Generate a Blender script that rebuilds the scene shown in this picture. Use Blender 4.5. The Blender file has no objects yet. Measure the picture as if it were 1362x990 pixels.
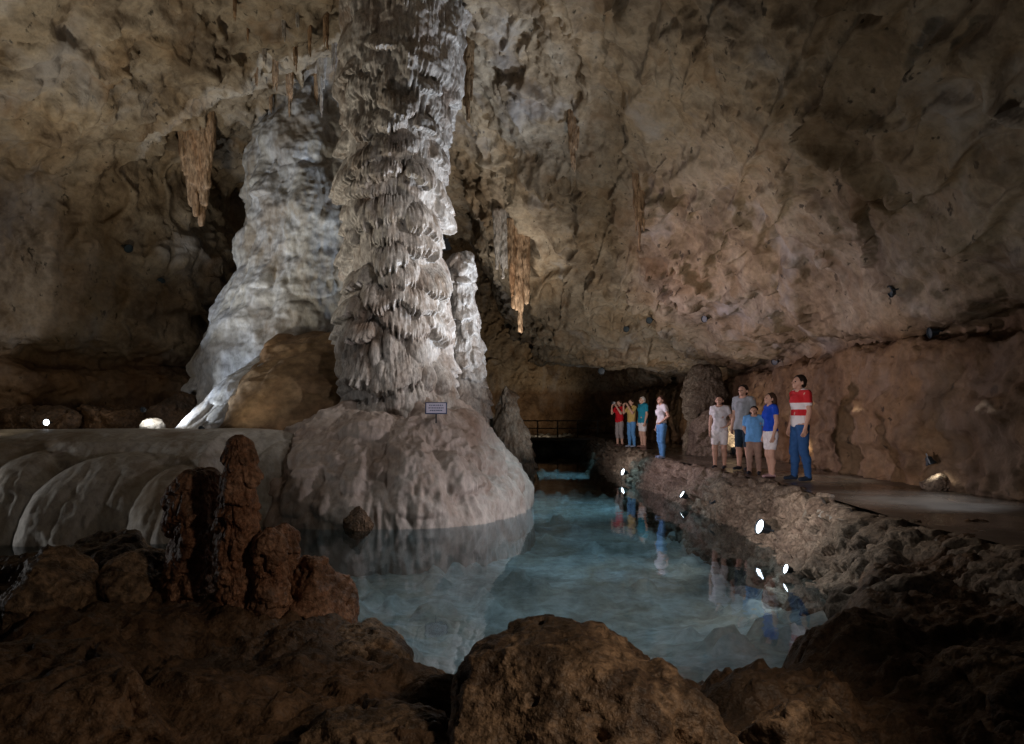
import bpy, math, random
import numpy as np
from mathutils import Vector
from mathutils.bvhtree import BVHTree

random.seed(7)
RNG = np.random.default_rng(11)
scene = bpy.context.scene
COL = scene.collection
PI = math.pi
FPX, CX, HY, CAMZ = 908.0, 681.0, 551.0, 1.9     # photograph focal length, centre column and horizon row in pixels


def at(px, py, Y):
    """point at distance Y that the photograph shows at (px, py)"""
    return Vector(((px - CX) * Y / FPX, Y, CAMZ - (py - HY) * Y / FPX))


# ------------------------------------------------------------------ noise
_perm = np.random.default_rng(3).permutation(256).astype(np.int32)
_perm = np.concatenate([_perm, _perm, _perm])
_grad = np.random.default_rng(4).normal(size=(256, 3)).astype(np.float32)
_grad /= np.linalg.norm(_grad, axis=1, keepdims=True)


def perlin(p):
    p = np.asarray(p, np.float32)
    i = np.floor(p).astype(np.int32)
    f = p - i
    i &= 255
    u = f * f * f * (f * (f * 6 - 15) + 10)
    res = np.zeros(len(p), np.float32)
    for dx in (0, 1):
        a = _perm[i[:, 0] + dx]
        wx = u[:, 0] if dx else 1 - u[:, 0]
        for dy in (0, 1):
            b = _perm[a + i[:, 1] + dy]
            wy = u[:, 1] if dy else 1 - u[:, 1]
            for dz in (0, 1):
                g = _grad[_perm[b + i[:, 2] + dz]]
                wz = u[:, 2] if dz else 1 - u[:, 2]
                d = g[:, 0] * (f[:, 0] - dx) + g[:, 1] * (f[:, 1] - dy) + g[:, 2] * (f[:, 2] - dz)
                res += wx * wy * wz * d
    return res * 1.5


def fbm(p, octs=3, gain=0.5, lac=2.03):
    p = np.asarray(p, np.float32)
    s, a = 0, 1.0
    for k in range(octs):
        s = s + a * perlin(p + 17.3 * k)
        p = p * lac
        a *= gain
    return s


def ridged(p, octs=3, gain=0.5):
    p = np.asarray(p, np.float32)
    s, a, t = 0, 1.0, 0
    for k in range(octs):
        s = s + a * (1 - 2.2 * np.abs(perlin(p + 9.1 * k)))
        t += a
        p = p * 2.07
        a *= gain
    return s / t


def worley(p, seed=0):
    """F1, F2, cell value"""
    p = np.asarray(p, np.float32)
    ip = np.floor(p).astype(np.int32)
    f1 = np.full(len(p), 9.0, np.float32)
    f2 = f1.copy()
    cv = np.zeros(len(p), np.float32)
    jit = np.random.default_rng(50 + seed).random((256, 3)).astype(np.float32)
    for dx in (-1, 0, 1):
        for dy in (-1, 0, 1):
            for dz in (-1, 0, 1):
                c = ip + (dx, dy, dz)
                h = _perm[_perm[_perm[c[:, 0] & 255] + (c[:, 1] & 255)] + (c[:, 2] & 255)]
                q = c + jit[h] - p
                d = np.sqrt((q * q).sum(1))
                m = d < f1
                f2 = np.where(m, f1, np.minimum(f2, d))
                cv = np.where(m, h / 255.0, cv)
                f1 = np.where(m, d, f1)
    return f1, f2, cv


def sstep(a, b, x):
    t = np.clip((x - a) / (b - a), 0, 1)
    return t * t * (3 - 2 * t)


# ------------------------------------------------------------------ meshes
def mesh_from(name, v, q, smooth=True):
    """v (n,3), q (m,4) or list of such arrays (quads) """
    me = bpy.data.meshes.new(name)
    v = np.ascontiguousarray(v, np.float32)
    q = np.ascontiguousarray(q, np.int32)
    n = q.shape[1]
    me.vertices.add(len(v))
    me.vertices.foreach_set('co', v.ravel())
    me.loops.add(q.size)
    me.loops.foreach_set('vertex_index', q.ravel())
    me.polygons.add(len(q))
    me.polygons.foreach_set('loop_start', np.arange(0, q.size, n, dtype=np.int32))
    me.update(calc_edges=True)
    me.validate()
    me.polygons.foreach_set('use_smooth', np.full(len(me.polygons), smooth))
    return me


def link(name, me, mat=None, parent=None):
    o = bpy.data.objects.new(name, me)
    COL.objects.link(o)
    if mat is not None:
        me.materials.append(mat)
    if parent is not None:
        o.parent = parent
    return o


def mobj(name, v, q, mat, parent=None, smooth=True):
    return link(name, mesh_from(name, v, q, smooth), mat, parent)


def tag(o, label=None, cat=None, group=None, kind=None):
    if label: o['label'] = label
    if cat: o['category'] = cat
    if group: o['group'] = group
    if kind: o['kind'] = kind
    return o


def empty(name, loc=(0, 0, 0), rz=0.0):
    o = bpy.data.objects.new(name, None)
    o.empty_display_size = 0.1
    COL.objects.link(o)
    o.location = loc
    o.rotation_euler = (0, 0, rz)
    return o


def vnormals(v, q):
    a, b, c, d = v[q[:, 0]], v[q[:, 1]], v[q[:, 2]], v[q[:, 3]]
    n = np.cross(c - a, d - b)
    out = np.zeros_like(v)
    for k in range(4):
        for j in range(3):
            out[:, j] += np.bincount(q[:, k], n[:, j], len(v))
    out /= np.maximum(np.linalg.norm(out, axis=1, keepdims=True), 1e-9)
    return out


def subdivide(v, q):
    e = np.concatenate([q[:, [0, 1]], q[:, [1, 2]], q[:, [2, 3]], q[:, [3, 0]]])
    e.sort(axis=1)
    key = e[:, 0].astype(np.int64) * len(v) + e[:, 1]
    uk, inv = np.unique(key, return_inverse=True)
    ea, eb = uk // len(v), uk % len(v)
    n, ne, m = len(v), len(uk), len(q)
    nv = np.concatenate([v, (v[ea] + v[eb]) / 2, v[q].mean(1)])
    e0, e1, e2, e3 = [inv[k * m:(k + 1) * m] + n for k in range(4)]
    c = np.arange(m) + n + ne
    nq = np.concatenate([np.stack([q[:, 0], e0, c, e3], 1), np.stack([e0, q[:, 1], e1, c], 1),
                         np.stack([c, e1, q[:, 2], e2], 1), np.stack([e3, c, e2, q[:, 3]], 1)])
    return nv, nq


def relax(v, q, it=1, lam=0.5):
    for _ in range(it):
        acc = np.zeros_like(v); cnt = np.zeros(len(v))
        for k in range(4):
            a, b = q[:, k], q[:, (k + 1) % 4]
            for s, t in ((a, b), (b, a)):
                cnt += np.bincount(s, minlength=len(v))
                for j in range(3):
                    acc[:, j] += np.bincount(s, v[t, j], len(v))
        v = v + lam * (acc / np.maximum(cnt, 1)[:, None] - v)
    return v


def nets(F, org, h):
    """surface nets of the zero level of F; faces look towards F > 0"""
    s = F > 0
    nx, ny, nz = F.shape
    corners = [(i, j, k) for i in (0, 1) for j in (0, 1) for k in (0, 1)]
    cnt = np.zeros((nx - 1, ny - 1, nz - 1), np.int8)
    for i, j, k in corners:
        cnt += s[i:nx - 1 + i, j:ny - 1 + j, k:nz - 1 + k]
    act = (cnt > 0) & (cnt < 8)
    ai = np.argwhere(act)
    idx = np.full(act.shape, -1, np.int32)
    idx[act] = np.arange(len(ai))
    sm = np.zeros((len(ai), 3)); c = np.zeros(len(ai))
    for a in corners:
        for ax in range(3):
            if a[ax]: continue
            b = list(a); b[ax] = 1
            fa = F[ai[:, 0] + a[0], ai[:, 1] + a[1], ai[:, 2] + a[2]]
            fb = F[ai[:, 0] + b[0], ai[:, 1] + b[1], ai[:, 2] + b[2]]
            m = (fa > 0) != (fb > 0)
            t = np.where(m, fa / np.where(m, fa - fb, 1), 0)
            p = np.tile(np.array(a, float), (len(ai), 1)); p[:, ax] += t
            sm[m] += p[m]; c[m] += 1
    v = (ai + sm / np.maximum(c, 1)[:, None]) * h + np.array(org)
    qs = []
    for ax in range(3):
        o1, o2 = (ax + 1) % 3, (ax + 2) % 3
        sl0 = [slice(None)] * 3; sl1 = [slice(None)] * 3
        sl0[ax] = slice(0, -1); sl1[ax] = slice(1, None)
        e = s[tuple(sl0)] != s[tuple(sl1)]
        w = np.argwhere(e)
        w = w[(w[:, o1] > 0) & (w[:, o2] > 0) & (w[:, o1] < F.shape[o1] - 1) & (w[:, o2] < F.shape[o2] - 1)]
        def cell(d1, d2):
            x = w.copy(); x[:, o1] -= d1; x[:, o2] -= d2
            return idx[x[:, 0], x[:, 1], x[:, 2]]
        quad = np.stack([cell(1, 1), cell(0, 1), cell(0, 0), cell(1, 0)], 1)
        pos = s[w[:, 0], w[:, 1], w[:, 2]]
        quad[pos] = quad[pos][:, ::-1]
        qs.append(quad)
    q = np.concatenate(qs)
    return v.astype(np.float32), q[(q >= 0).all(1)]


def grid_faces(nr, nc, wrap=False):
    r = np.arange(nr - 1)[:, None]
    c = np.arange(nc if wrap else nc - 1)[None, :]
    c2 = (c + 1) % nc
    return np.stack([r * nc + c, r * nc + c2, (r + 1) * nc + c2, (r + 1) * nc + c], -1).reshape(-1, 4)


# ------------------------------------------------------------------ materials
def new_mat(name):
    m = bpy.data.materials.new(name)
    m.use_nodes = True
    nt = m.node_tree
    nt.nodes.clear()
    out = nt.nodes.new('ShaderNodeOutputMaterial')
    b = nt.nodes.new('ShaderNodeBsdfPrincipled')
    nt.links.new(b.outputs[0], out.inputs[0])
    return m, nt, b, out


def nnode(nt, kind, **kw):
    n = nt.nodes.new(kind)
    for k, v in kw.items():
        if k in n.inputs: n.inputs[k].default_value = v
        else: setattr(n, k, v)
    return n


def ramp(nt, stops, src):
    r = nt.nodes.new('ShaderNodeValToRGB')
    el = r.color_ramp.elements
    while len(el) < len(stops): el.new(0.5)
    for e, (p, c) in zip(el, stops):
        e.position = p
        e.color = (*c, 1) if len(c) == 3 else c
    nt.links.new(src, r.inputs[0])
    return r


def rock_mat(name, cols, scale=0.8, stretch=(1, 1, 1), fine=9.0, bump=0.5, bdist=0.03, rough=0.75, stain=None, stain_amt=0.6,
             pits=0.0, spec=0.3, fine_amt=0.35, stain_scale=0.9, strata=0.0, speck=0.6, chips=0.0):
    m, nt, b, out = new_mat(name)
    L = nt.links.new
    geo = nt.nodes.new('ShaderNodeNewGeometry')
    mp = nnode(nt, 'ShaderNodeMapping'); mp.inputs['Scale'].default_value = stretch
    L(geo.outputs['Position'], mp.inputs[0])
    n1 = nnode(nt, 'ShaderNodeTexNoise', Scale=scale, Detail=5.0, Roughness=0.62, Distortion=0.4)
    L(mp.outputs[0], n1.inputs['Vector'])
    k = len(cols)
    r1 = ramp(nt, [(0.3 + 0.4 * i / max(1, k - 1), c) for i, c in enumerate(cols)], n1.outputs[0])
    col = r1.outputs[0]
    n2 = nnode(nt, 'ShaderNodeTexNoise', Scale=fine, Detail=3.5, Roughness=0.6)
    L(mp.outputs[0], n2.inputs['Vector'])
    mx = nnode(nt, 'ShaderNodeMix', data_type='RGBA', blend_type='MULTIPLY')
    mx.inputs[0].default_value = 1.0
    rf = ramp(nt, [(0.3, (1 - fine_amt,) * 3), (0.7, (1 + fine_amt * 0.5,) * 3)], n2.outputs[0])
    L(col, mx.inputs[6]); L(rf.outputs[0], mx.inputs[7])
    col = mx.outputs[2]
    if speck:
        ns_ = nnode(nt, 'ShaderNodeTexNoise', Scale=fine * 1.7, Detail=4.0, Roughness=0.7)
        mps_ = nnode(nt, 'ShaderNodeMapping'); mps_.inputs['Location'].default_value = (3, 9, 1)
        L(mp.outputs[0], mps_.inputs[0]); L(mps_.outputs[0], ns_.inputs['Vector'])
        rs_ = ramp(nt, [(0.36, (1 - speck,) * 3), (0.47, (1 - 0.35 * speck,) * 3), (0.56, (1, 1, 1)), (0.68, (1 + 0.25 * speck,) * 3)], ns_.outputs[0])
        mxs = nnode(nt, 'ShaderNodeMix', data_type='RGBA', blend_type='MULTIPLY'); mxs.inputs[0].default_value = 1.0
        L(col, mxs.inputs[6]); L(rs_.outputs[0], mxs.inputs[7]); col = mxs.outputs[2]
    if chips:                      # scattered small dark chips and cracks
        nc = nnode(nt, 'ShaderNodeTexNoise', Scale=2.6, Detail=3.0, Roughness=0.6)
        mpc = nnode(nt, 'ShaderNodeMapping'); mpc.inputs['Location'].default_value = (31, 9, 17); mpc.inputs['Rotation'].default_value = (0.3, 0.5, 0.2); mpc.inputs['Scale'].default_value = (2.6, 1.6, 1.0)
        L(geo.outputs['Position'], mpc.inputs[0]); L(mpc.outputs[0], nc.inputs['Vector'])
        rc = ramp(nt, [(0.30, (1 - chips,) * 3), (0.36, (1, 1, 1))], nc.outputs[0])
        mxc = nnode(nt, 'ShaderNodeMix', data_type='RGBA', blend_type='MULTIPLY'); mxc.inputs[0].default_value = 1.0
        L(col, mxc.inputs[6]); L(rc.outputs[0], mxc.inputs[7]); col = mxc.outputs[2]
    if stain:
        n3 = nnode(nt, 'ShaderNodeTexNoise', Scale=stain_scale, Detail=5.0, Roughness=0.68, Distortion=0.5)
        mp3 = nnode(nt, 'ShaderNodeMapping'); mp3.inputs['Location'].default_value = (7, 3, 5)
        L(mp.outputs[0], mp3.inputs[0]); L(mp3.outputs[0], n3.inputs['Vector'])
        r3 = ramp(nt, [(0.5, (0, 0, 0)), (0.64, (stain_amt,) * 3)], n3.outputs[0])
        mx3 = nnode(nt, 'ShaderNodeMix', data_type='RGBA')
        L(r3.outputs[0], mx3.inputs[0]); L(col, mx3.inputs[6]); mx3.inputs[7].default_value = (*stain, 1)
        col = mx3.outputs[2]
    L(col, b.inputs['Base Color'])
    hgt = n2.outputs[0]
    n4 = nnode(nt, 'ShaderNodeTexNoise', Scale=fine * 3, Detail=2.0, Roughness=0.5)
    L(mp.outputs[0], n4.inputs['Vector'])
    ad = nnode(nt, 'ShaderNodeMath', operation='MULTIPLY_ADD'); ad.inputs[1].default_value = 0.35
    L(n4.outputs[0], ad.inputs[0]); L(hgt, ad.inputs[2])
    hgt = ad.outputs[0]
    if pits:
        vo = nnode(nt, 'ShaderNodeTexVoronoi', Scale=fine * 0.55)
        L(mp.outputs[0], vo.inputs['Vector'])
        rp = ramp(nt, [(0.0, (0, 0, 0)), (0.28, (1, 1, 1))], vo.outputs['Distance'])
        a2 = nnode(nt, 'ShaderNodeMath', operation='MULTIPLY_ADD'); a2.inputs[1].default_value = pits
        L(rp.outputs[0], a2.inputs[0]); L(hgt, a2.inputs[2]); hgt = a2.outputs[0]
    if strata:
        mps = nnode(nt, 'ShaderNodeMapping'); mps.inputs['Scale'].default_value = (0.3, 0.3, 7.0)
        L(geo.outputs['Position'], mps.inputs[0])
        ns = nnode(nt, 'ShaderNodeTexNoise', Scale=1.0, Detail=4.0, Roughness=0.6); L(mps.outputs[0], ns.inputs['Vector'])
        a3 = nnode(nt, 'ShaderNodeMath', operation='MULTIPLY_ADD'); a3.inputs[1].default_value = strata
        L(ns.outputs[0], a3.inputs[0]); L(hgt, a3.inputs[2]); hgt = a3.outputs[0]
    bp = nnode(nt, 'ShaderNodeBump', Strength=bump, Distance=bdist)
    L(hgt, bp.inputs['Height']); L(bp.outputs[0], b.inputs['Normal'])
    b.inputs['Roughness'].default_value = rough
    b.inputs['Specular IOR Level'].default_value = spec
    return m


def plain(name, col, rough=0.6, metal=0.0, var=0.15, nscale=40.0, spec=0.4):
    m, nt, b, out = new_mat(name)
    n = nnode(nt, 'ShaderNodeTexNoise', Scale=nscale, Detail=3.0)
    co = nt.nodes.new('ShaderNodeTexCoord')
    nt.links.new(co.outputs['Object'], n.inputs['Vector'])
    r = ramp(nt, [(0.3, tuple(c * (1 - var) for c in col)), (0.7, tuple(min(1, c * (1 + var)) for c in col))], n.outputs[0])
    nt.links.new(r.outputs[0], b.inputs['Base Color'])
    b.inputs['Roughness'].default_value = rough
    b.inputs['Metallic'].default_value = metal
    b.inputs['Specular IOR Level'].default_value = spec
    return m


def glow(name, col, strength):
    m, nt, b, out = new_mat(name)
    nt.nodes.remove(b)
    e = nnode(nt, 'ShaderNodeEmission', Strength=strength)
    e.inputs[0].default_value = (*col, 1)
    nt.links.new(e.outputs[0], out.inputs[0])
    return m


M = {}
M['cave'] = rock_mat('cave_rock', [(0.19, 0.13, 0.075), (0.34, 0.255, 0.165), (0.38, 0.315, 0.235), (0.25, 0.18, 0.11)], scale=0.55, fine=5.0, bump=0.75,
                     bdist=0.05, rough=0.8, stain=(0.09, 0.06, 0.038), stain_amt=0.65, pits=0.35, stain_scale=0.7, speck=0.22, fine_amt=0.2, chips=0.75)
def tint_patches(m, col, scale, lo, hi, amt, offs):
    """broad mineral patches of another colour"""
    nt = m.node_tree; b = [n for n in nt.nodes if n.type == 'BSDF_PRINCIPLED'][0]
    src = b.inputs['Base Color'].links[0].from_socket
    geo = nt.nodes.new('ShaderNodeNewGeometry')
    mp = nnode(nt, 'ShaderNodeMapping'); mp.inputs['Location'].default_value = offs; mp.inputs['Scale'].default_value = (1, 1, 0.55)
    nt.links.new(geo.outputs['Position'], mp.inputs[0])
    n = nnode(nt, 'ShaderNodeTexNoise', Scale=scale, Detail=4.0, Roughness=0.62, Distortion=0.25); nt.links.new(mp.outputs[0], n.inputs['Vector'])
    r = ramp(nt, [(lo, (0, 0, 0)), (hi, (amt,) * 3)], n.outputs[0])
    mx = nnode(nt, 'ShaderNodeMix', data_type='RGBA'); mx.inputs[7].default_value = (*col, 1)
    nt.links.new(r.outputs[0], mx.inputs[0]); nt.links.new(src, mx.inputs[6]); nt.links.new(mx.outputs[2], b.inputs['Base Color'])


tint_patches(M['cave'], (0.38, 0.37, 0.37), 0.5, 0.55, 0.68, 0.6, (13, 2, 4))
tint_patches(M['cave'], (0.24, 0.15, 0.08), 0.8, 0.56, 0.68, 0.6, (3, 22, 9))


def lower_strata(m, col, z0, z1, amt):
    """the bed of rock below the ledge is browner"""
    nt = m.node_tree; b = [n for n in nt.nodes if n.type == 'BSDF_PRINCIPLED'][0]
    src = b.inputs['Base Color'].links[0].from_socket
    geo = nt.nodes.new('ShaderNodeNewGeometry'); sp = nt.nodes.new('ShaderNodeSeparateXYZ'); nt.links.new(geo.outputs['Position'], sp.inputs[0])
    n = nnode(nt, 'ShaderNodeTexNoise', Scale=1.4, Detail=4.0); nt.links.new(geo.outputs['Position'], n.inputs['Vector'])
    ad = nnode(nt, 'ShaderNodeMath', operation='MULTIPLY_ADD'); ad.inputs[1].default_value = 0.5
    nt.links.new(n.outputs[0], ad.inputs[0]); nt.links.new(sp.outputs[2], ad.inputs[2])
    mr = nnode(nt, 'ShaderNodeMapRange'); mr.inputs[1].default_value = z0; mr.inputs[2].default_value = z1; mr.inputs[3].default_value = amt; mr.inputs[4].default_value = 0.0
    nt.links.new(ad.outputs[0], mr.inputs[0])
    mx = nnode(nt, 'ShaderNodeMix', data_type='RGBA', blend_type='MULTIPLY'); mx.inputs[7].default_value = (*col, 1)
    nt.links.new(mr.outputs[0], mx.inputs[0]); nt.links.new(src, mx.inputs[6]); nt.links.new(mx.outputs[2], b.inputs['Base Color'])


lower_strata(M['cave'], (0.60, 0.46, 0.35), 3.4, 3.8, 0.9)
M['column'] = rock_mat('column_calcite', [(0.27, 0.20, 0.155), (0.48, 0.43, 0.39), (0.56, 0.53, 0.50), (0.40, 0.33, 0.27)], scale=1.6, stretch=(1, 1, 0.45),
                       fine=13.0, bump=0.6, bdist=0.02, rough=0.6, stain=(0.20, 0.135, 0.09), stain_amt=0.5, stain_scale=2.2, speck=0.4)
M['mound'] = rock_mat('mound_flowstone', [(0.34, 0.25, 0.205), (0.47, 0.395, 0.35), (0.52, 0.45, 0.41), (0.38, 0.28, 0.225)], scale=1.1, stretch=(1, 1, 0.5),
                      fine=7.0, bump=0.5, bdist=0.025, rough=0.55, stain=(0.24, 0.165, 0.12), stain_amt=0.5, fine_amt=0.18, speck=0.22)
M['pale'] = rock_mat('pale_calcite', [(0.36, 0.36, 0.35), (0.52, 0.53, 0.55), (0.42, 0.40, 0.36), (0.54, 0.56, 0.60)], scale=0.8, stretch=(1, 1, 0.6),
                     fine=5.0, bump=0.4, bdist=0.04, rough=0.6, stain=(0.22, 0.165, 0.11), stain_amt=0.65, fine_amt=0.2, pits=0.3, stain_scale=0.7, speck=0.35)
M['dome'] = rock_mat('brown_layered_rock', [(0.17, 0.105, 0.055), (0.27, 0.18, 0.10), (0.22, 0.13, 0.07)], scale=0.8, stretch=(0.9, 0.9, 1.2), speck=0.25,
                     fine=6.0, bump=0.5, bdist=0.03, rough=0.75)
M['bank'] = rock_mat('bank_flowstone', [(0.36, 0.34, 0.30), (0.46, 0.44, 0.41), (0.42, 0.38, 0.32)], scale=0.8, stretch=(1, 1, 0.5), fine=8.0,
                     bump=0.5, bdist=0.02, rough=0.6, stain=(0.20, 0.145, 0.09), stain_amt=0.7, fine_amt=0.2, pits=0.15, speck=0.25)
M['red'] = rock_mat('red_brown_rock', [(0.14, 0.064, 0.036), (0.28, 0.135, 0.078), (0.42, 0.24, 0.155), (0.21, 0.094, 0.054)], scale=2.2, fine=16.0, bump=1.0,
                    bdist=0.025, rough=0.5, stain=(0.07, 0.042, 0.028), stain_amt=0.6, pits=0.5, stain_scale=2.5)
M['fore'] = rock_mat('foreground_rock', [(0.05, 0.034, 0.024), (0.10, 0.066, 0.042), (0.34, 0.23, 0.145), (0.085, 0.055, 0.037), (0.20, 0.13, 0.08)], scale=2.3, fine=14.0, bump=1.0,
                     bdist=0.03, rough=0.52, stain=(0.05, 0.036, 0.027), stain_amt=0.75, pits=0.5, stain_scale=2.6, fine_amt=0.45)
M['ground'] = rock_mat('ground_rock', [(0.075, 0.045, 0.028), (0.14, 0.085, 0.05), (0.22, 0.135, 0.08)], scale=1.6, fine=12.0, bump=1.0, bdist=0.03,
                       rough=0.55, stain=(0.04, 0.03, 0.022), stain_amt=0.7, pits=0.5)
M['bed'] = rock_mat('pool_bed', [(0.24, 0.24, 0.22), (0.40, 0.41, 0.39), (0.30, 0.27, 0.22), (0.44, 0.46, 0.46)], scale=0.5, fine=3.5, bump=0.6, bdist=0.05,
                    rough=0.8, stain=(0.12, 0.115, 0.095), stain_amt=0.6, stain_scale=0.6, speck=0.3)
M['wallstone'] = rock_mat('rough_stone', [(0.13, 0.095, 0.07), (0.24, 0.185, 0.14), (0.33, 0.27, 0.21), (0.19, 0.14, 0.10)], scale=2.4, fine=14.0, bump=0.9, bdist=0.02,
                          rough=0.7, stain=(0.09, 0.065, 0.05), stain_amt=0.55, pits=0.35, stain_scale=2.2)
M['drip'] = rock_mat('tan_dripstone', [(0.34, 0.20, 0.11), (0.48, 0.33, 0.21), (0.42, 0.24, 0.13)], scale=2.5, stretch=(1, 1, 0.25), fine=14.0, bump=0.5,
                     bdist=0.015, rough=0.6)


def path_mat():
    m, nt, b, out = new_mat('wet_concrete')
    L = nt.links.new
    geo = nt.nodes.new('ShaderNodeNewGeometry')
    n1 = nnode(nt, 'ShaderNodeTexNoise', Scale=1.3, Detail=6.0, Roughness=0.6); L(geo.outputs['Position'], n1.inputs['Vector'])
    r1 = ramp(nt, [(0.35, (0.07, 0.058, 0.048)), (0.6, (0.15, 0.125, 0.105)), (0.75, (0.11, 0.09, 0.07))], n1.outputs[0])
    L(r1.outputs[0], b.inputs['Base Color'])
    n2 = nnode(nt, 'ShaderNodeTexNoise', Scale=0.9, Detail=4.0); L(geo.outputs['Position'], n2.inputs['Vector'])
    r2 = ramp(nt, [(0.4, (0.16,) * 3), (0.62, (0.42,) * 3)], n2.outputs[0]); L(r2.outputs[0], b.inputs['Roughness'])
    n3 = nnode(nt, 'ShaderNodeTexNoise', Scale=22.0, Detail=5.0); L(geo.outputs['Position'], n3.inputs['Vector'])
    bp = nnode(nt, 'ShaderNodeBump', Strength=0.3, Distance=0.01); L(n3.outputs[0], bp.inputs['Height']); L(bp.outputs[0], b.inputs['Normal'])
    return m


def water_mat():
    m, nt, b, out = new_mat('pool_water')
    L = nt.links.new
    nt.nodes.remove(b)
    geo = nt.nodes.new('ShaderNodeNewGeometry')
    mp = nnode(nt, 'ShaderNodeMapping'); mp.inputs['Scale'].default_value = (1.0, 0.7, 1.0); L(geo.outputs['Position'], mp.inputs[0])
    n = nnode(nt, 'ShaderNodeTexNoise', Scale=2.2, Detail=2.5, Roughness=0.5); L(mp.outputs[0], n.inputs['Vector'])
    bp = nnode(nt, 'ShaderNodeBump', Strength=0.22, Distance=0.02); L(n.outputs[0], bp.inputs['Height'])
    fr = nnode(nt, 'ShaderNodeFresnel', IOR=1.33); L(bp.outputs[0], fr.inputs['Normal'])
    tr = nt.nodes.new('ShaderNodeBsdfTransparent'); tr.inputs[0].default_value = (0.68, 0.81, 0.88, 1)
    gl = nnode(nt, 'ShaderNodeBsdfGlossy', Roughness=0.03); gl.inputs[0].default_value = (0.95, 0.97, 1, 1); L(bp.outputs[0], gl.inputs['Normal'])
    mx = nt.nodes.new('ShaderNodeMixShader')
    L(fr.outputs[0], mx.inputs[0]); L(tr.outputs[0], mx.inputs[1]); L(gl.outputs[0], mx.inputs[2]); L(mx.outputs[0], out.inputs[0])
    return m


M['path'] = path_mat()
M['water'] = water_mat()

# ------------------------------------------------------------------ the cave shell
NEARX = [-18, -15, -13, -11, -9, -6, -3, 0, 2.5, 5, 6.75, 7.3, 9]
NEARZ = [4.6, 4.9, 5.5, 6.7, 8.3, 10.2, 11.0, 10.2, 7.9, 5.25, 3.55, 3.42, 3.42]
FARX = [-18, -8, -4, -1.6, -1.0, 0, 1.7, 3, 5, 6.75, 7.3, 9]
FARZ = [8.0, 9.4, 9.4, 8.8, 7.3, 5.1, 3.75, 3.6, 3.55, 3.5, 3.42, 3.42]


def smin(a, b, k):
    h = np.clip(0.5 + 0.5 * (b - a) / k, 0, 1)
    return b * (1 - h) + a * h - k * h * (1 - h)


def cave_void(x, y, z):
    t = sstep(12.0, 26.5, y)
    zc = np.interp(x, NEARX, NEARZ) * (1 - t) + np.interp(x, FARX, FARZ) * t
    zc = zc + sstep(26.8, 28.5, y) * 3.0
    ceil = (zc - z) * 0.72
    xr = 6.6 + 0.25 * np.sin(y * 0.35) + 0.15 * sstep(1.5, 3.2, z) + 0.85 * np.exp(-((z - 3.3) / 0.17) ** 2)
    xr = xr - 0.45 * sstep(24, 30, y)
    right = xr - x
    # left wall: vertical plane running back to the corner near the pale formation, undercut below the ledge
    left = (x + 8.2) * 0.746 - (y - 18.6) * 0.665 + 0.9 * np.exp(-((z - 3.2) / 0.28) ** 2) + 0.35 * sstep(3.2, 2.0, z)
    left = np.maximum(left, np.minimum(np.minimum(x + 8.5, 25.5 - y), np.minimum(8.9 - z, y - 15)))       # dark recess
    left = np.maximum(left, x + 5.5)
    back = np.maximum(np.minimum(43.0 - y, x + 5.0), 25.5 - y)
    f = smin(ceil, right, 0.25)
    f = smin(f, left, 0.6)
    f = np.minimum(f, back)
    return f


h = 0.2
xs = np.arange(-17, 9.01, h); ys = np.arange(-5, 44.5, h); zs = np.arange(-0.8, 12.6, h)
X, Y, Z = np.meshgrid(xs, ys, zs, indexing='ij')
F = cave_void(X, Y, Z)
cv, cq = nets(F, (xs[0], ys[0], zs[0]), h)
cv = relax(cv, cq, 1, 0.5)
cn = vnormals(cv, cq)


def cave_disp_big(p, n):
    d = (0.40 - 0.28 * (1 - sstep(3.1, 3.6, p[:, 2])) * sstep(2, 4, p[:, 0])) * fbm(p * (0.28, 0.22, 0.33), 2)
    up = sstep(3.5, 4.6, p[:, 2])
    # slanting folds of the vault: sheets that climb towards the upper right, with overlapping edges
    u = p[:, 0] * 0.80 - p[:, 2] * 0.35 - p[:, 1] * 0.10
    w = p[:, 1] * 0.9 + p[:, 2] * 0.4
    a = np.stack([u * 0.85, w * 0.16, p[:, 1] * 0.12], 1) + 0.35 * fbm(p * 0.3 + 11, 2)[:, None]
    d += up * 0.26 * (ridged(a + 3.1, 2) - 0.3) * sstep(-4, 0, p[:, 0])
    ph = u * 0.55 + 0.9 * fbm(p * 0.22 + 5, 2) + 0.12 * perlin(p * 1.4)
    fr = ph - np.floor(ph)
    amp = np.clip(0.5 + 1.4 * perlin(p * 0.35 + 21), 0, 1)
    d += up * sstep(-3, 0, p[:, 0]) * 0.42 * amp * (fr * sstep(1.0, 0.68, fr) - 0.3)
    ph = p[:, 2] * 0.5 + 0.25 * p[:, 0] + 1.1 * fbm(p * 0.25 + 15, 2)
    fr = ph - np.floor(ph)
    d += up * sstep(-1, -4, p[:, 0]) * 0.40 * amp * (fr * sstep(1.0, 0.70, fr) - 0.3)
    # vertical runs and drapes on the left
    d += up * 0.26 * sstep(-1.5, -5, p[:, 0]) * (ridged(p * (0.9, 0.9, 0.28) + 2.0, 2) - 0.3)
    low = 1 - sstep(3.1, 3.5, p[:, 2])
    d += low * 0.16 * fbm(p * (0.5, 0.5, 1.6) + 5, 2)
    return d


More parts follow.
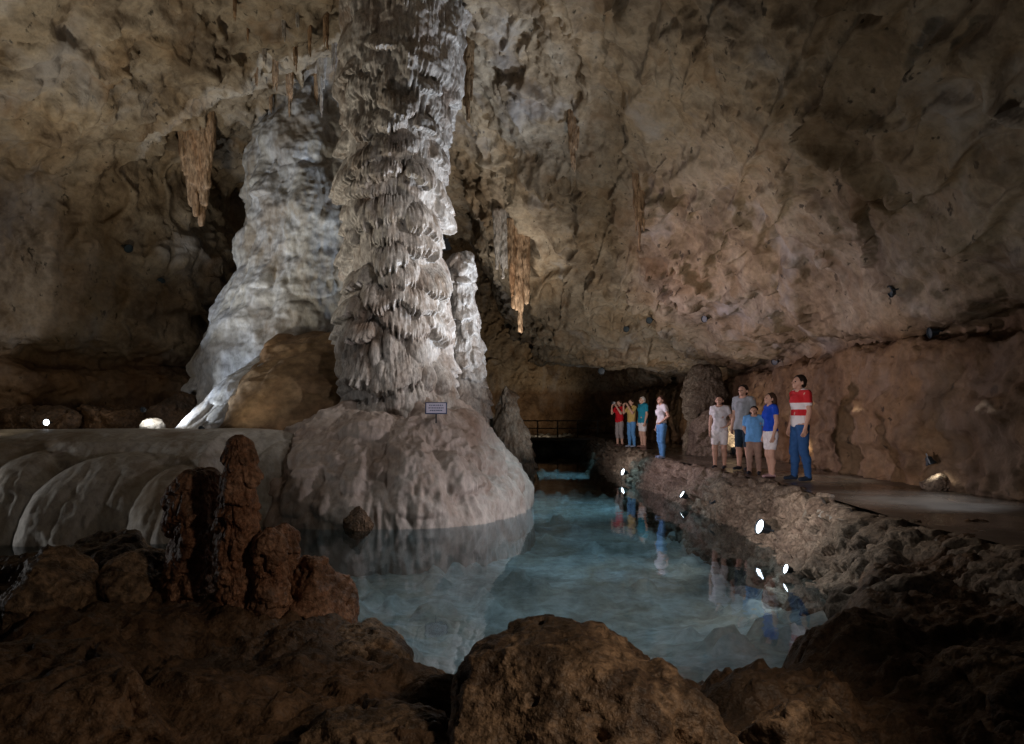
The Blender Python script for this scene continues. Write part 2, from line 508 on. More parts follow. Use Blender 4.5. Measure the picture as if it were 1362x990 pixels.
def cave_disp_fine(p):
    up = sstep(3.3, 4.2, p[:, 2])
    mask = sstep(-0.15, 0.35, fbm(p * 0.28 + 40, 2))            # smooth areas beside rough ones
    d = 0.10 * fbm(p * 1.3 + 2, 3)
    d -= 0.22 * up * sstep(0.80, 0.97, ridged(p * (0.33, 0.28, 0.4) + 70 + 0.35 * perlin(p * 0.9)[:, None], 1)) * sstep(-0.2, 0.3, perlin(p * 0.3 + 8))   # crevices
    r = ridged(p * (0.9, 0.7, 1.2) + 7 + 0.25 * perlin(p * 2.0)[:, None], 2)
    d -= 0.16 * up * sstep(0.70, 0.92, r) * (0.35 + 0.65 * mask)    # long cracks
    us = p[:, 0] * 0.80 - p[:, 2] * 0.35 - p[:, 1] * 0.10
    sm = ridged(np.stack([us * 1.1, (p[:, 1] * 0.9 + p[:, 2] * 0.4) * 0.13, 0 * us], 1) + 0.16 * fbm(p * 0.8 + 77, 2)[:, None], 1)
    d -= 0.16 * up * sstep(-2, 0, p[:, 0]) * sstep(0.80, 0.97, sm) * sstep(-0.25, 0.3, perlin(p * 0.4 + 55))      # seams along the passage
    pk = fbm(p * 0.7 + 31, 2)
    d -= 0.12 * sstep(0.65, 0.95, pk) * up                      # pockets
    d += (0.02 + 0.05 * mask * up + 0.03 * (1 - up)) * fbm(p * (3.4, 3.4, 2.6) + 60, 3)
    d += (0.02 + 0.02 * mask) * fbm(p * 9.0, 2)
    d += sstep(1.5, 1.0, p[:, 2]) * (0.14 * ridged(p * 1.6, 2) + 0.08 * ridged(p * 4.5 + 3, 2))     # rubble at the wall foot
    d += (1 - up) * 0.05 * ridged(p * (2.2, 2.2, 5.0) + 1, 2)
    d += 0.07 * sstep(7.5, 9.2, p[:, 2]) * ridged(p * (3.4, 3.4, 0.8) + 3, 2)
    f1, f2, c = worley(p * (2.4, 2.4, 2.2), 1)
    d -= 0.07 * sstep(0.20, 0.06, f1) * (c > 0.80)
    nc = fbm((p + 0.0) * (3.2, 2.4, 2.2) + 90, 2)
    d -= 0.07 * sstep(0.52, 0.72, nc)                           # chips
    return d


cv1, cq1 = subdivide(cv, cq)
cq1 = cq1[cv1[cq1][:, :, 2].min(1) > -0.7]
cv1 = relax(cv1, cq1, 2, 0.5).astype(np.float32)
cn1 = vnormals(cv1, cq1)
cv1 += cn1 * (-cave_disp_big(cv1, cn1))[:, None] * np.where(cv1[:, 1] > 27.5, 0.6, 1)[:, None]
cv1 = relax(cv1, cq1, 1, 0.5).astype(np.float32)
cn1 = vnormals(cv1, cq1)
cv2, cq2 = subdivide(cv1, cq1)
cn2 = vnormals(cv2, cq2)
cv2 = cv2 - cn2 * cave_disp_fine(cv2)[:, None]
cave = mobj('cave_wall', cv2, cq2, M['cave'])
tag(cave, 'rough brown cave walls and vaulted ceiling around the pool', 'cave wall', kind='structure')
bv = cv1; bq = cq1
cave_bvh = BVHTree.FromPolygons(bv.tolist(), bq.tolist())


def wall_at(px, py, off=0.0):
    """where the cave shell lies behind photograph pixel (px, py)"""
    o = Vector((0, 0, CAMZ))
    d = (at(px, py, 10.0) - o).normalized()
    hit, n, i, dist = cave_bvh.ray_cast(o, d)
    if hit is None:
        return at(px, py, 20), Vector((0, -1, 0))
    if n.dot(d) > 0: n = -n
    return hit + n * off, n


# ------------------------------------------------------------------ ground, bed, path
SHX = [-16, -9, -7, -4.5, -3, -2, -1.4, -1.0, -0.5, 0.2, 1, 1.7, 2.4, 3.0, 3.5, 4.2, 6.5]
SHY = [8.2, 7.5, 7.2, 6.7, 6.4, 6.0, 5.6, 5.2, 4.8, 4.6, 4.7, 5.0, 5.4, 6.3, 7.2, 7.8, 8.2]


def bank_height(x, y):
    ysh = np.interp(x, SHX, SHY)
    w = np.interp(x, [-3, -1, 0.5, 2, 3], [0.6, 0.9, 1.5, 1.2, 0.9])
    top = np.interp(x, [-6, -3.5, -1.5, -0.6, 0.6, 1.8, 3.0, 4.0, 6], [0.50, 0.48, 0.36, 0.30, 0.28, 0.30, 0.38, 0.55, 0.65])
    k = (ysh - y) / w
    hgt = -1.3 + (top + 1.3) * np.clip(sstep(-1.1, 0.7, k), 0, 1)
    return hgt


def edge_x(y):      # pool side edge of the path
    return np.interp(y, [2, 5.6, 7.5, 10.5, 14, 17.6, 22, 30, 40], [4.5, 4.25, 4.1, 4.3, 4.15, 3.85, 3.95, 4.1, 4.35])


def floor_height(x, y):
    bed = -0.75 + 0.0 * x
    g = bed
    # platform on the left, behind the flowstone bank
    pl = np.interp(x, [-16, -8, -5, -3.4, -2.2], [10.9, 11.3, 11.9, 13.5, 16.0])
    g = g + (1.5 + 0.75) * sstep(0, 0.7, y - pl - 0.4) * sstep(-0.4, -2.6, x)
    g = np.maximum(g, -0.75 + 1.3 * sstep(33.5, 36.5, y))
    g = np.maximum(g, -0.75 + 1.35 * sstep(3.5, 4.3, x - (edge_x(y) - 4.15)))
    g = np.maximum(g, -0.75 + 2.9 * sstep(18.5, 22, y) * sstep(0.4, -1.5, x))
    return g


def sheet(name, x0, x1, y0, y1, hx, hy, fn, mat):
    xs = np.arange(x0, x1 + hx / 2, hx); ys = np.arange(y0, y1 + hy / 2, hy)
    gx, gy = np.meshgrid(xs, ys, indexing='xy')
    x, y = gx.ravel(), gy.ravel()
    v = np.stack([x, y, fn(x, y)], 1).astype(np.float32)
    return v, grid_faces(len(ys), len(xs))


def bed_fn(x, y):
    p = np.stack([x, y, 0 * x], 1)
    g = floor_height(x, y)
    g = g + 0.07 * fbm(p * 0.7, 4) + 0.05 * ridged(p * 3, 2)
    shore = np.interp(x, SHX, SHY)
    g = g + 0.55 * sstep(3.5, 0.2, y - shore)
    q_ = np.stack([x, y, 0 * x], 1)
    f1, f2, c = worley(q_ * (2.2, 2.2, 1) + 0.5 * perlin(q_ * 1.2)[:, None], 7)
    g = g + 0.16 * (c > 0.72) * sstep(0.45, 0.2, f1) * sstep(1.5, 0.5, g)
    return np.where(x > edge_x(y) - 0.3, np.minimum(g, 0.62), g)


v, q = sheet('ground', -17, 8, 4.0, 44, 0.1, 0.12, bed_fn, None)
g = mobj('pool_floor', v, q, M['bed'])
tag(g, 'pale rocky bottom of the pool and floor of the cave', 'cave floor', kind='structure')


def fore_fn(x, y):
    p = np.stack([x, y, 0 * x], 1)
    g = bank_height(x, y)
    wob = np.stack([x + 0.2 * perlin(p * 1.1), y + 0.2 * perlin(p * 1.1 + 9), bank_height(x, y)], 1)
    f1, f2, c = worley(wob * (1.5, 1.5, 1.0), 2)
    g = g + 0.22 * (c - 0.5) * sstep(0.0, 0.25, f2 - f1) + 0.10 * fbm(p * 1.0 + 4, 2)
    f1, f2, c = worley(wob * (4.6, 4.6, 3), 3)
    g = g + 0.07 * (c - 0.35) * sstep(0.0, 0.22, f2 - f1) + 0.05 * ridged(p * 4.0, 2)
    g = g + 0.03 * ridged(p * 11.0, 2)
    return g


v, q = sheet('fore', -8.5, 6.3, 0.7, 8.4, 0.028, 0.024, fore_fn, None)
g = mobj('rock_ground', v, q, M['ground'])
tag(g, 'dark brown rocky ground along the near edge of the pool', 'rocky ground', kind='structure')

# water
wv = np.array([[-17, 1.0, 0], [5.0, 1.0, 0], [5.0, 37, 0], [-17, 37, 0]], np.float32)
w = mobj('water', wv, np.array([[0, 1, 2, 3]]), M['water'], smooth=False)
tag(w, 'clear still teal pool along the path', 'water', kind='structure')

# path
pys = np.arange(2.0, 40.1, 0.12); pxs = np.linspace(0, 1, 40)
gx, gy = np.meshgrid(pxs, pys, indexing='xy'); gx, gy = gx.ravel(), gy.ravel()
ex = edge_x(gy) + 0.12
v = np.stack([ex + gx * (7.4 - ex), gy, 0.75 + 0.0 * gy], 1)
v[:, 2] += 0.012 * fbm(v * (1.2, 1.2, 0), 3)
p_ = mobj('path', v, grid_faces(len(pys), len(pxs)), M['path'])
tag(p_, 'dark damp concrete path between the pool wall and the cave wall', 'path', kind='structure')

# low stone wall that holds the path
prof = np.array([(-1.05, -0.75), (-0.85, -0.3), (-0.62, 0.1), (-0.42, 0.42), (-0.22, 0.62), (-0.06, 0.71), (0.08, 0.735), (0.2, 0.72), (0.22, 0.62)])
s = np.concatenate([[0], np.cumsum(np.linalg.norm(np.diff(prof, axis=0), axis=1))])
ss = np.linspace(0, s[-1], 62)
pr = np.stack([np.interp(ss, s, prof[:, 0]), np.interp(ss, s, prof[:, 1])], 1)
wy = np.concatenate([np.arange(4.0, 16, 0.03), np.arange(16, 38, 0.06)])
gs, gy = np.meshgrid(np.arange(len(ss)), wy, indexing='xy'); gs, gy = gs.ravel(), gy.ravel()
spread = np.interp(gy, [4, 7, 9, 12], [1.4, 1.15, 0.92, 0.78])
v = np.stack([edge_x(gy) + np.where(pr[gs, 0] < 0, pr[gs, 0] * spread, pr[gs, 0]), gy, pr[gs, 1]], 1).astype(np.float32)
wq = grid_faces(len(wy), len(ss))
nn = vnormals(v, wq)
if nn[:, 2].mean() < 0: nn = -nn; wq = wq[:, ::-1]
f1, f2, c = worley(v * (3.4, 3.0, 5.4) + 0.22 * fbm(v * 1.5, 2)[:, None], 4)
d = 0.15 * (c - 0.4) * sstep(0, 0.10, f2 - f1) - 0.10 * sstep(0.12, 0.0, f2 - f1)
d += 0.15 * fbm(v * 0.9, 3) * sstep(0.8, 0.5, v[:, 2]) + 0.03 * ridged(v * 7, 2)
f1, f2, c = worley(v * 8.0, 5)
d += 0.05 * (c - 0.4) * sstep(0, 0.2, f2 - f1)
d = d * np.where(v[:, 2] > 0.6, 0.6, 1.0)
v = v + nn * d[:, None]
o = mobj('stone_wall', v, wq, M['wallstone'])
tag(o, 'low rough stone wall holding the path beside the pool', 'stone wall')


# ------------------------------------------------------------------ formations made of flowing stone
def flow(prof, centre, nth, ns, feats, noise=((0.05, 1.0, 1.0),), flute=(), droop=0.4, sx=1.0, sy=1.0, seed=0):
    """a body of revolution with overlapping shelves, lobes and drips. prof: (r, z) from the bottom up"""
    prof = np.array(prof, float)
    s = np.concatenate([[0], np.cumsum(np.linalg.norm(np.diff(prof, axis=0), axis=1))])
    ss = np.linspace(0, s[-1], ns)
    r = np.interp(ss, s, prof[:, 0]); z = np.interp(ss, s, prof[:, 1])
    k = max(1, ns // 40)
    ker = np.ones(2 * k + 1) / (2 * k + 1)
    r = np.convolve(np.pad(r, k, mode='edge'), ker, 'valid'); z2 = np.convolve(np.pad(z, k, mode='edge'), ker, 'valid'); z2[0], z2[-1] = z[0], z[-1]
    z = z2
    dr, dz = np.gradient(r), np.gradient(z)
    ln = np.hypot(dr, dz) + 1e-9
    nr, nz_ = dz / ln, -dr / ln
    th = np.linspace(0, 2 * PI, nth, endpoint=False)
    H = np.zeros((ns, nth), np.float32)
    ds = ss[1] - ss[0]
    rg = np.random.default_rng(100 + seed)
    for ft in feats:
        kind, t0, s0, wdt, hgt, amp = ft        # s0 = lower end along the profile
        i0 = int(np.clip(s0 / ds, 0, ns - 1))
        R = max(r[i0], 0.15)
        wa = wdt / R
        j0, jn = int((t0 - wa) / (2 * PI) * nth), int(2 * wa / (2 * PI) * nth) + 2
        jn = min(jn, nth)
        jj = (j0 + np.arange(jn))
        u = ((jj / nth * 2 * PI) - t0) / wa
        lat = np.sqrt(np.clip(1 - u * u, 0, 1))
        if kind in ('shelf', 'bulb'):
            step_ = max(1.0, 0.045 * nth / (2 * PI * R))
            m_ = np.arange(jn) / step_
            dr_ = rg.random(int(m_[-1]) + 3) ** 1.6 if jn else np.zeros(3)
            fm = m_ - np.floor(m_)
            jag = dr_[m_.astype(int)] * np.sqrt(np.clip(4 * fm * (1 - fm), 0, 1)) if kind == 'bulb' else np.interp(m_, np.arange(len(dr_)), dr_)
            lat = np.sqrt(np.clip(1 - u * u, 0, 1)) if kind == 'bulb' else np.clip(1 - np.abs(u) ** 3.0, 0, 1)
            wob_ = 0.15 * hgt * np.sin(u * rg.uniform(1, 4) + rg.uniform(0, 6))
            lo = s0 + wob_ - (0.26 * hgt * jag * lat) + 0.30 * hgt * u * u
            i1 = int((s0 - 0.7 * hgt) / ds) - 1; i2 = int((s0 + 1.3 * hgt) / ds) + 2
            i1, i2 = max(0, i1), min(ns, i2)
            if i2 <= i1: continue
            S = ss[i1:i2][:, None]
            w_ = (S - lo[None]) / (hgt * (0.5 + 0.5 * lat[None]) + 1e-6)
            prof_ = np.where((w_ >= 0) & (w_ <= 1), np.sqrt(np.clip(1 - w_ ** 1.7, 0, 1)) * np.minimum(1, 0.5 + w_ * 2.2), 0)
            blk = amp * prof_ * (lat[None] ** (0.8 if kind == 'bulb' else 0.5)) * (0.86 + 0.2 * jag[None])
        else:
            i1 = max(0, int((s0) / ds)); i2 = min(ns, int((s0 + hgt) / ds) + 1)
            if i2 <= i1: continue
            w_ = (ss[i1:i2][:, None] - s0) / hgt
            pl = np.clip(4 * w_ * (1 - w_), 0, 1) ** 0.5 if kind == 'lobe' else np.clip((1 - w_), 0, 1) ** 0.6 * np.clip(w_ * 6, 0, 1) ** 0.5
            blk = amp * np.sqrt(np.clip(pl ** 2 - u[None] ** 2 * pl, 0, 1)) if kind == 'lobe' else amp * pl * lat[None]
        idx = jj % nth
        H[i1:i2, idx] = np.maximum(H[i1:i2, idx], blk)
    T, S = np.meshgrid(th, ss)
    R2 = np.repeat(r[:, None], nth, 1)
    base = np.stack([np.cos(T) * R2, np.sin(T) * R2, np.repeat(z[:, None], nth, 1)], -1).reshape(-1, 3)
    Hn = H.ravel()
    for a, fx, fz in noise:
        Hn = Hn + a * fbm(base * (fx, fx, fz) + seed * 3.7, 3)
    for a, fx, fz in flute:
        Hn = Hn + a * ridged(base * (fx, fx, fz) + seed * 5.1, 2)
    fade = np.minimum(1, R2.ravel() / 0.12)
    Hn = Hn * fade
    N = np.stack([np.cos(T) * nr[:, None], np.sin(T) * nr[:, None], np.repeat(nz_[:, None], nth, 1)], -1).reshape(-1, 3)
    P = base + N * Hn[:, None]
    P[:, 2] -= droop * np.maximum(Hn, 0) * np.abs(np.repeat(nr[:, None], nth, 1).ravel())
    P[:, 0] *= sx; P[:, 1] *= sy
    cz = np.array(centre(P[:, 2]) if callable(centre) else np.tile(np.array(centre, float), (len(P), 1)))
    P[:, 0] += cz[:, 0]; P[:, 1] += cz[:, 1]
    q = grid_faces(ns, nth, True)
    return P.astype(np.float32), q, H


def shelves(n, smin_, smax, w, hg, amp, seed, kind='shelf', thr=(0, 2 * PI)):
    rg = np.random.default_rng(seed)
    out = []
    for _ in range(n):
        k = rg.random()
        out.append((kind, rg.uniform(*thr), rg.uniform(smin_, smax), rg.uniform(*w), rg.uniform(*hg), rg.uniform(*amp)))
    return out


# the great column: shaft and mound
CC = (-2.33, 14.0)
root = empty('cave_column', (CC[0], CC[1], 0))
tag(root, 'tall layered column of pale dripstone rising from a rounded mound in the pool', 'column')
shaft_prof = [(1.04, 1.0), (0.98, 1.9), (0.90, 2.6), (0.89, 3.4), (0.89, 4.2), (0.89, 5.2), (0.92, 6.2), (1.00, 7.4), (1.10, 8.6), (1.18, 10.0), (1.36, 11.6)]
rg_ = np.random.default_rng(77)
ft = []
s_ = 0.75
while s_ < 7.6:                       # overlapping rounded tiers, smaller towards the top
    big = float(np.interp(s_, [0.5, 3, 5.5, 7.6], [1.0, 1.0, 0.8, 0.55]))
    n_ = int(rg_.integers(7, 10)); off = rg_.uniform(0, 6.28)
    for j in range(n_):
        if rg_.random() < 0.12: continue
        ft.append(('bulb', off + j * 2 * PI / n_ + rg_.normal() * 0.12, s_ + rg_.normal() * 0.13, rg_.uniform(0.30, 0.52) * big ** 0.5, rg_.uniform(0.42, 0.72) * big, rg_.uniform(0.22, 0.44) * big))
    s_ += rg_.uniform(0.40, 0.58) * big
ft += shelves(50, 0.6, 7.4, (0.10, 0.2), (0.25, 0.5), (0.14, 0.26), 22, 'bulb')
ft += shelves(60, 0.5, 2.0, (0.09, 0.18), (0.5, 1.1), (0.14, 0.30), 21, 'lobe')
ft += shelves(26, 6.6, 10.8, (0.4, 1.1), (0.5, 1.0), (0.08, 0.20), 26)
ft += shelves(60, 6.6, 10.8, (0.12, 0.3), (0.3, 0.7), (0.08, 0.20), 29, 'bulb')
ft += shelves(260, 6.2, 10.8, (0.025, 0.06), (0.4, 1.1), (0.05, 0.13), 28, 'lobe')
v, q, H = flow(shaft_prof, (0, 0), 640, 760, ft, noise=((0.14, 0.8, 0.7), (0.05, 2.2, 2.0), (0.02, 7, 6)), flute=((0.016, 7.0, 0.8), (0.012, 15.0, 2.0)), droop=0.32, seed=1)
lean = np.interp(v[:, 2], [1, 2, 4, 6, 8, 10, 12], [0.0, 0.0, -0.05, -0.08, 0.0, 0.12, 0.2])
v[:, 0] += lean
mobj('shaft', v, q, M['column'], root)
mound_prof = [(2.70, -0.9), (2.66, -0.1), (2.58, 0.2), (2.36, 0.6), (2.06, 1.0), (1.72, 1.38), (1.42, 1.68), (1.1, 1.95), (0.4, 2.1)]
ft = shelves(40, 0.3, 2.6, (0.25, 0.6), (0.7, 1.7), (0.10, 0.24), 31, 'lobe')
ft += shelves(60, 0.8, 3.3, (0.10, 0.24), (0.4, 1.2), (0.08, 0.18), 32, 'lobe')
ft += shelves(26, 1.0, 3.0, (0.2, 0.5), (0.3, 0.7), (0.10, 0.2), 34, 'bulb')
v, q, H = flow(mound_prof, (0, 0), 640, 240, ft, noise=((0.14, 0.6, 0.5), (0.05, 2.0, 1.2), (0.012, 6, 4)), flute=((0.07, 3.4, 0.45), (0.03, 8, 0.9)), droop=0.0, seed=2, sx=1.0, sy=1.05)
ext = np.clip(-v[:, 0], 0, None); v[:, 0] -= 0.19 * ext ** 1.5
mobj('base_mound', v, q, M['mound'], root)

# pale formation behind on the left
pc = np.array([[0.5, -5.0, 17.6], [3, -5.2, 17.7], [6, -5.0, 17.9], [8, -5.1, 18.0], [9.6, -5.3, 18.0], [11, -5.3, 18.0]])


def pale_c(z):
    return np.stack([np.interp(z, pc[:, 0], pc[:, 1]), np.interp(z, pc[:, 0], pc[:, 2])], 1)


ft = shelves(40, 0.8, 8.5, (0.3, 0.8), (0.9, 2.4), (0.10, 0.28), 41, 'lobe')
ft += shelves(70, 0.5, 9.0, (0.15, 0.4), (0.5, 1.3), (0.08, 0.24), 42, 'run')
ft += shelves(16, 0.5, 9.0, (0.3, 0.7), (0.5, 1.0), (0.10, 0.24), 43, 'shelf')
ft += shelves(50, 0.5, 9.0, (0.08, 0.2), (0.3, 0.9), (0.05, 0.14), 44, 'lobe')
v, q, H = flow([(3.6, 0.8), (3.2, 1.6), (2.75, 2.6), (2.35, 4.0), (2.0, 5.4), (1.8, 6.8), (1.6, 8.0), (1.35, 8.9), (1.0, 9.8), (0.9, 11)], pale_c, 420, 420, ft,
               noise=((0.28, 0.55, 0.45), (0.11, 1.5, 1.3), (0.04, 4, 4)), flute=((0.06, 2.2, 0.5), (0.02, 6, 1.5)), droop=0.3, seed=3)
o = mobj('pale_formation', v, q, M['pale'])
tag(o, 'big pale bluish white formation tapering up to the ceiling behind the column', 'rock formation')

# brown dome in front of it
ft = shelves(24, 0.4, 3.0, (0.3, 0.8), (0.5, 1.3), (0.05, 0.16), 51, 'lobe')
v, q, H = flow([(2.5, 0.7), (2.35, 1.5), (2.1, 2.2), (1.72, 2.8), (1.25, 3.3), (0.75, 3.62), (0.3, 3.76), (0.02, 3.78)], (-4.3, 15.5), 300, 200, ft,
               noise=((0.15, 0.6, 0.8), (0.05, 1.8, 2.2)), flute=((0.03, 1.5, 3.0),), droop=0.1, seed=4)
o = mobj('rounded_boulder', v, q, M['dome'])
tag(o, 'big rounded brown layered boulder between the column and the pale formation', 'boulder')

# bright flow at its left flank
ft = shelves(30, 0.1, 1.9, (0.15, 0.4), (0.3, 0.9), (0.06, 0.16), 55, 'lobe')
v, q, H = flow([(0.62, 1.1), (0.6, 1.5), (0.52, 2.0), (0.48, 2.4), (0.40, 2.8), (0.22, 3.1), (0.02, 3.2)], lambda z: np.stack([-6.45 + 0.80 * (z - 1.5), 14.3 + 0.35 * (z - 1.5)], 1), 240, 160, ft,
               noise=((0.08, 1.2, 0.8), (0.03, 4, 3)), flute=((0.03, 5, 1),), droop=0.1, seed=5)
o = mobj('flowstone_cone', v, q, M['pale'])
tag(o, 'white flowstone slope lit brightly by the lamp at its foot', 'flowstone')

# flowstone bank on the left (pale smooth shelves with draped fronts)
bx = np.linspace(-13.5, -2.2, 460); bs = np.linspace(0, 1, 130)
gx, gs = np.meshgrid(bx, bs, indexing='xy'); x, t = gx.ravel(), gs.ravel()
fy = np.interp(x, [-13.5, -9, -7, -6.2, -5.2, -4.4, -3.4, -2.2], [9.0, 9.9, 10.4, 10.9, 10.8, 11.6, 12.6, 13.4])
prof = np.array([(0.0, -0.8), (0.05, 0.0), (0.2, 0.4), (0.35, 0.8), (0.6, 1.15), (1.0, 1.42), (1.6, 1.58), (2.6, 1.62)])
s = np.linspace(0, 1, len(prof))
oy = np.interp(t, s, prof[:, 0]); oz = np.interp(t, s, prof[:, 1])
v = np.stack([x, fy + oy, oz], 1).astype(np.float32)
H = np.zeros(len(v), np.float32)
for (c0, zl, wd, hg, am) in [(-6.4, 0.0, 1.05, 1.25, 0.75), (-5.5, -0.1, 0.62, 1.15, 0.75), (-5.05, -0.1, 0.5, 0.95, 0.85), (-8.6, 0.0, 1.3, 1.5, 0.5), (-9.9, -0.1, 0.9, 1.2, 0.7),
                             (-7.6, 0.0, 0.6, 1.3, 0.5), (-4.2, 0.0, 0.5, 1.4, 0.3), (-3.4, 0.0, 0.6, 1.3, 0.3), (-11.5, 0, 1.0, 1.4, .6)]:
    u = (x - c0) / wd; ww = (oz - zl) / hg
    dome = np.sqrt(np.clip(1 - u * u - np.clip(ww, 0, 2) ** 2.2, 0, 1))
    H = np.maximum(H, am * dome * sstep(0, 0.02, dome))
H += 0.16 * fbm(v * (0.8, 0.8, 0.7), 2) + 0.05 * ridged(v * (2.6, 1, 0.5) + 0.4 * perlin(v * 1.3)[:, None], 2) + 0.03 * fbm(v * (5, 3, 3), 3) + 0.012 * ridged(v * (11, 6, 5), 2)
v[:, 1] -= H; v[:, 2] += 0.1 * H
o = mobj('flowstone_bank', v, grid_faces(len(bs), len(bx)), M['bank'])
tag(o, 'smooth pale grey flowstone bank with draped rounded fronts on the left of the pool', 'flowstone')

# tall stalagmite behind the column on the right
ft = shelves(120, 0.0, 4.6, (0.08, 0.25), (0.12, 0.4), (0.05, 0.16), 61)
v, q, H = flow([(0.72, 1.0), (0.64, 2.0), (0.54, 2.7), (0.48, 3.3), (0.34, 3.8), (0.29, 5.0), (0.22, 5.5), (0.02, 5.65)], (-1.16, 15.8), 220, 380, ft,
               noise=((0.08, 1.6, 1.0), (0.03, 5, 4)), flute=((0.02, 9, 2),), droop=0.4, seed=6)
o = mobj('stalagmite', v, q, M['column'])
tag(o, 'slender pale knobbly stalagmite standing close behind the tall column', 'stalagmite')

# pale stump by the far end
v, q, H = flow([(0.72, -0.9), (0.66, 0.3), (0.58, 1.0), (0.52, 1.5), (0.40, 2.1), (0.27, 2.55), (0.15, 2.8), (0.02, 2.9)], lambda z: np.stack([0.12 - 0.12 * z, 24 + 0 * z], 1), 160, 160,
               shelves(60, 0.1, 3.6, (0.08, 0.25), (0.2, 0.6), (0.05, 0.15), 62, 'shelf'), noise=((0.12, 1.2, 0.8), (0.06, 4, 3)), droop=0.2, seed=7, sy=0.9)
o = mobj('stalagmite', v, q, M['column'])
tag(o, 'short pale conical stalagmite by the dark passage beyond the pool', 'stalagmite')


# hanging formations
class Field:
    """small signed distance field that shapes are melted into"""
    def __init__(self, lo, hi, h):
        self.h = h; self.lo = np.array(lo, float)
        n = np.ceil((np.array(hi) - self.lo) / h).astype(int) + 1
        self.ax = [(self.lo[i] + np.arange(n[i]) * h).astype(np.float32) for i in range(3)]
        self.F = np.full(n, 0.2, np.float32)

    def win(self, lo, hi):
        s = []
        for i in range(3):
            a = int(np.clip((lo[i] - self.lo[i]) / self.h - 1, 0, len(self.ax[i]) - 1)); b = int(np.clip((hi[i] - self.lo[i]) / self.h + 2, a + 1, len(self.ax[i])))
            s.append(slice(a, b))
        g = [self.ax[0][s[0]][:, None, None], self.ax[1][s[1]][None, :, None], self.ax[2][s[2]][None, None, :]]
        return tuple(s), g

    def cone(self, a, b, ra, rb, k=0.02, flat=(1, 1, 1)):
        a = np.array(a, float); b = np.array(b, float); R = max(ra, rb) / min(flat) + 0.06
        s, (x, y, z) = self.win(np.minimum(a, b) - R, np.maximum(a, b) + R)
        f = np.array(flat)
        a_, b_ = a * f, b * f; d_ = b_ - a_
        L2 = max(float(d_ @ d_), 1e-9)
        px, py, pz = x * f[0] - a_[0], y * f[1] - a_[1], z * f[2] - a_[2]
        t = np.clip((px * d_[0] + py * d_[1] + pz * d_[2]) / L2, 0, 1)
        d = np.sqrt((px - t * d_[0]) ** 2 + (py - t * d_[1]) ** 2 + (pz - t * d_[2]) ** 2) - (ra + (rb - ra) * t)
        W = self.F[s]
        if k > 0:
            hh = np.clip(0.5 + 0.5 * (W - d) / k, 0, 1)
            self.F[s] = W * (1 - hh) + d * hh - k * hh * (1 - hh)
        else:
            self.F[s] = np.minimum(W, d)

    def grids(self):
        return self.ax[0][:, None, None], self.ax[1][None, :, None], self.ax[2][None, None, :]

    def mesh(self, it=1):
        v, q = nets(self.F, self.lo, self.h)
        return relax(v, q, it, 0.5).astype(np.float32), q


def drip(px, y0, y1, wpx, label, mat, seed, n=7, depth=0.6, taper=0.5, grp=None, push=0.1, blunt=0.5):
    """a hanging bunch of fused drips; y0 and y1 are the rows of its root and tip"""
    rg = np.random.default_rng(seed)
    p, nn = wall_at(px, y0, 0.0)
    p = p + nn * push
    k = p.y / FPX
    ln, w = (y1 - y0) * k, wpx * 0.5 * k
    h = max(0.012, min(0.035, w / 7))
    f = Field((-w * 1.7, -w * 1.4, -ln - 0.1), (w * 1.7, w * 1.4 + 0.3, 0.55), h)
    for i in range(n):
        a = (i + 0.5) / n * 2 - 1 if n > 1 else 0.0
        x = a * w * (1 - 0.25 * rg.random()); y = rg.uniform(-1, 1) * w * depth
        L = ln * (1 - taper * abs(a) ** 1.2 * rg.uniform(0.7, 1.2)) * (1.0 if i == n // 2 else rg.uniform(0.7, 1.0))
        r0 = w / max(1.0, n ** 0.5) * rg.uniform(0.5, 0.85)
        m_ = rg.uniform(0.35, 0.65)
        x1 = x * (1 - 0.25 * taper)
        f.cone((x, y, 0.5), (x1, y, -L * m_), r0 * 1.25, r0 * rg.uniform(0.8, 1.05), w * 0.12)
        f.cone((x1, y, -L * m_), (x1, y, -L), r0 * 0.85, r0 * blunt * rg.uniform(0.4, 0.8), w * 0.10)
    f.cone((0, 0, 0.5), (0, 0, -ln * 0.35), w * 0.8, w * 0.35, w * 0.2)
    v, q = f.mesh(1)
    v, q = subdivide(v, q)
    v = relax(v, q, 1, 0.5)
    nr = vnormals(v, q)
    v = v + nr * (w * (0.16 * fbm(v * (2.0 / w, 2.0 / w, 0.5 / w) + seed, 3) + 0.09 * ridged(v * (4.5 / w, 4.5 / w, 0.7 / w) + seed, 2)))[:, None]
    v = v + np.array(p)
    o = mobj('stalactite', v, q, M[mat])
    tag(o, label, 'stalactite', grp)
    return o


drip(262, 172, 292, 52, 'wide tan fluted drapery hanging over the left recess', 'drip', 71, n=12, taper=0.55, depth=0.25, blunt=0.9)
drip(678, 300, 365, 24, 'short pale drip bunch at the top of the long tan dripstone', 'column', 721, n=5, taper=0.2, push=0.25)
drip(692, 315, 440, 30, 'long tan dripstone hanging right of the column over the dark passage', 'drip', 72, n=6, taper=0.25, blunt=0.9)
drip(855, 246, 328, 20, 'thin orange stalactite hanging alone on the right vault', 'drip', 73, n=3, taper=0.5, depth=0.3)
drip(768, 172, 232, 16, 'small orange brown drapery below the ceiling right of the column', 'drip', 74, n=4, taper=0.6, depth=0.2)
drip(627, 55, 158, 15, 'dark narrow stalactite close to the right edge of the column top', 'dome', 75, n=3, taper=0.2, blunt=0.9)
drip(403, 118, 172, 9, 'slim pale stalactite above the tip of the pale formation', 'pale', 76, n=2)
drip(425, 80, 160, 14, 'stubby pale stalactite against the upper left side of the column', 'column', 77, n=4)
drip(312, 0, 28, 6, 'tiny stalactite at the top edge left of the column', 'drip', 78, n=2)
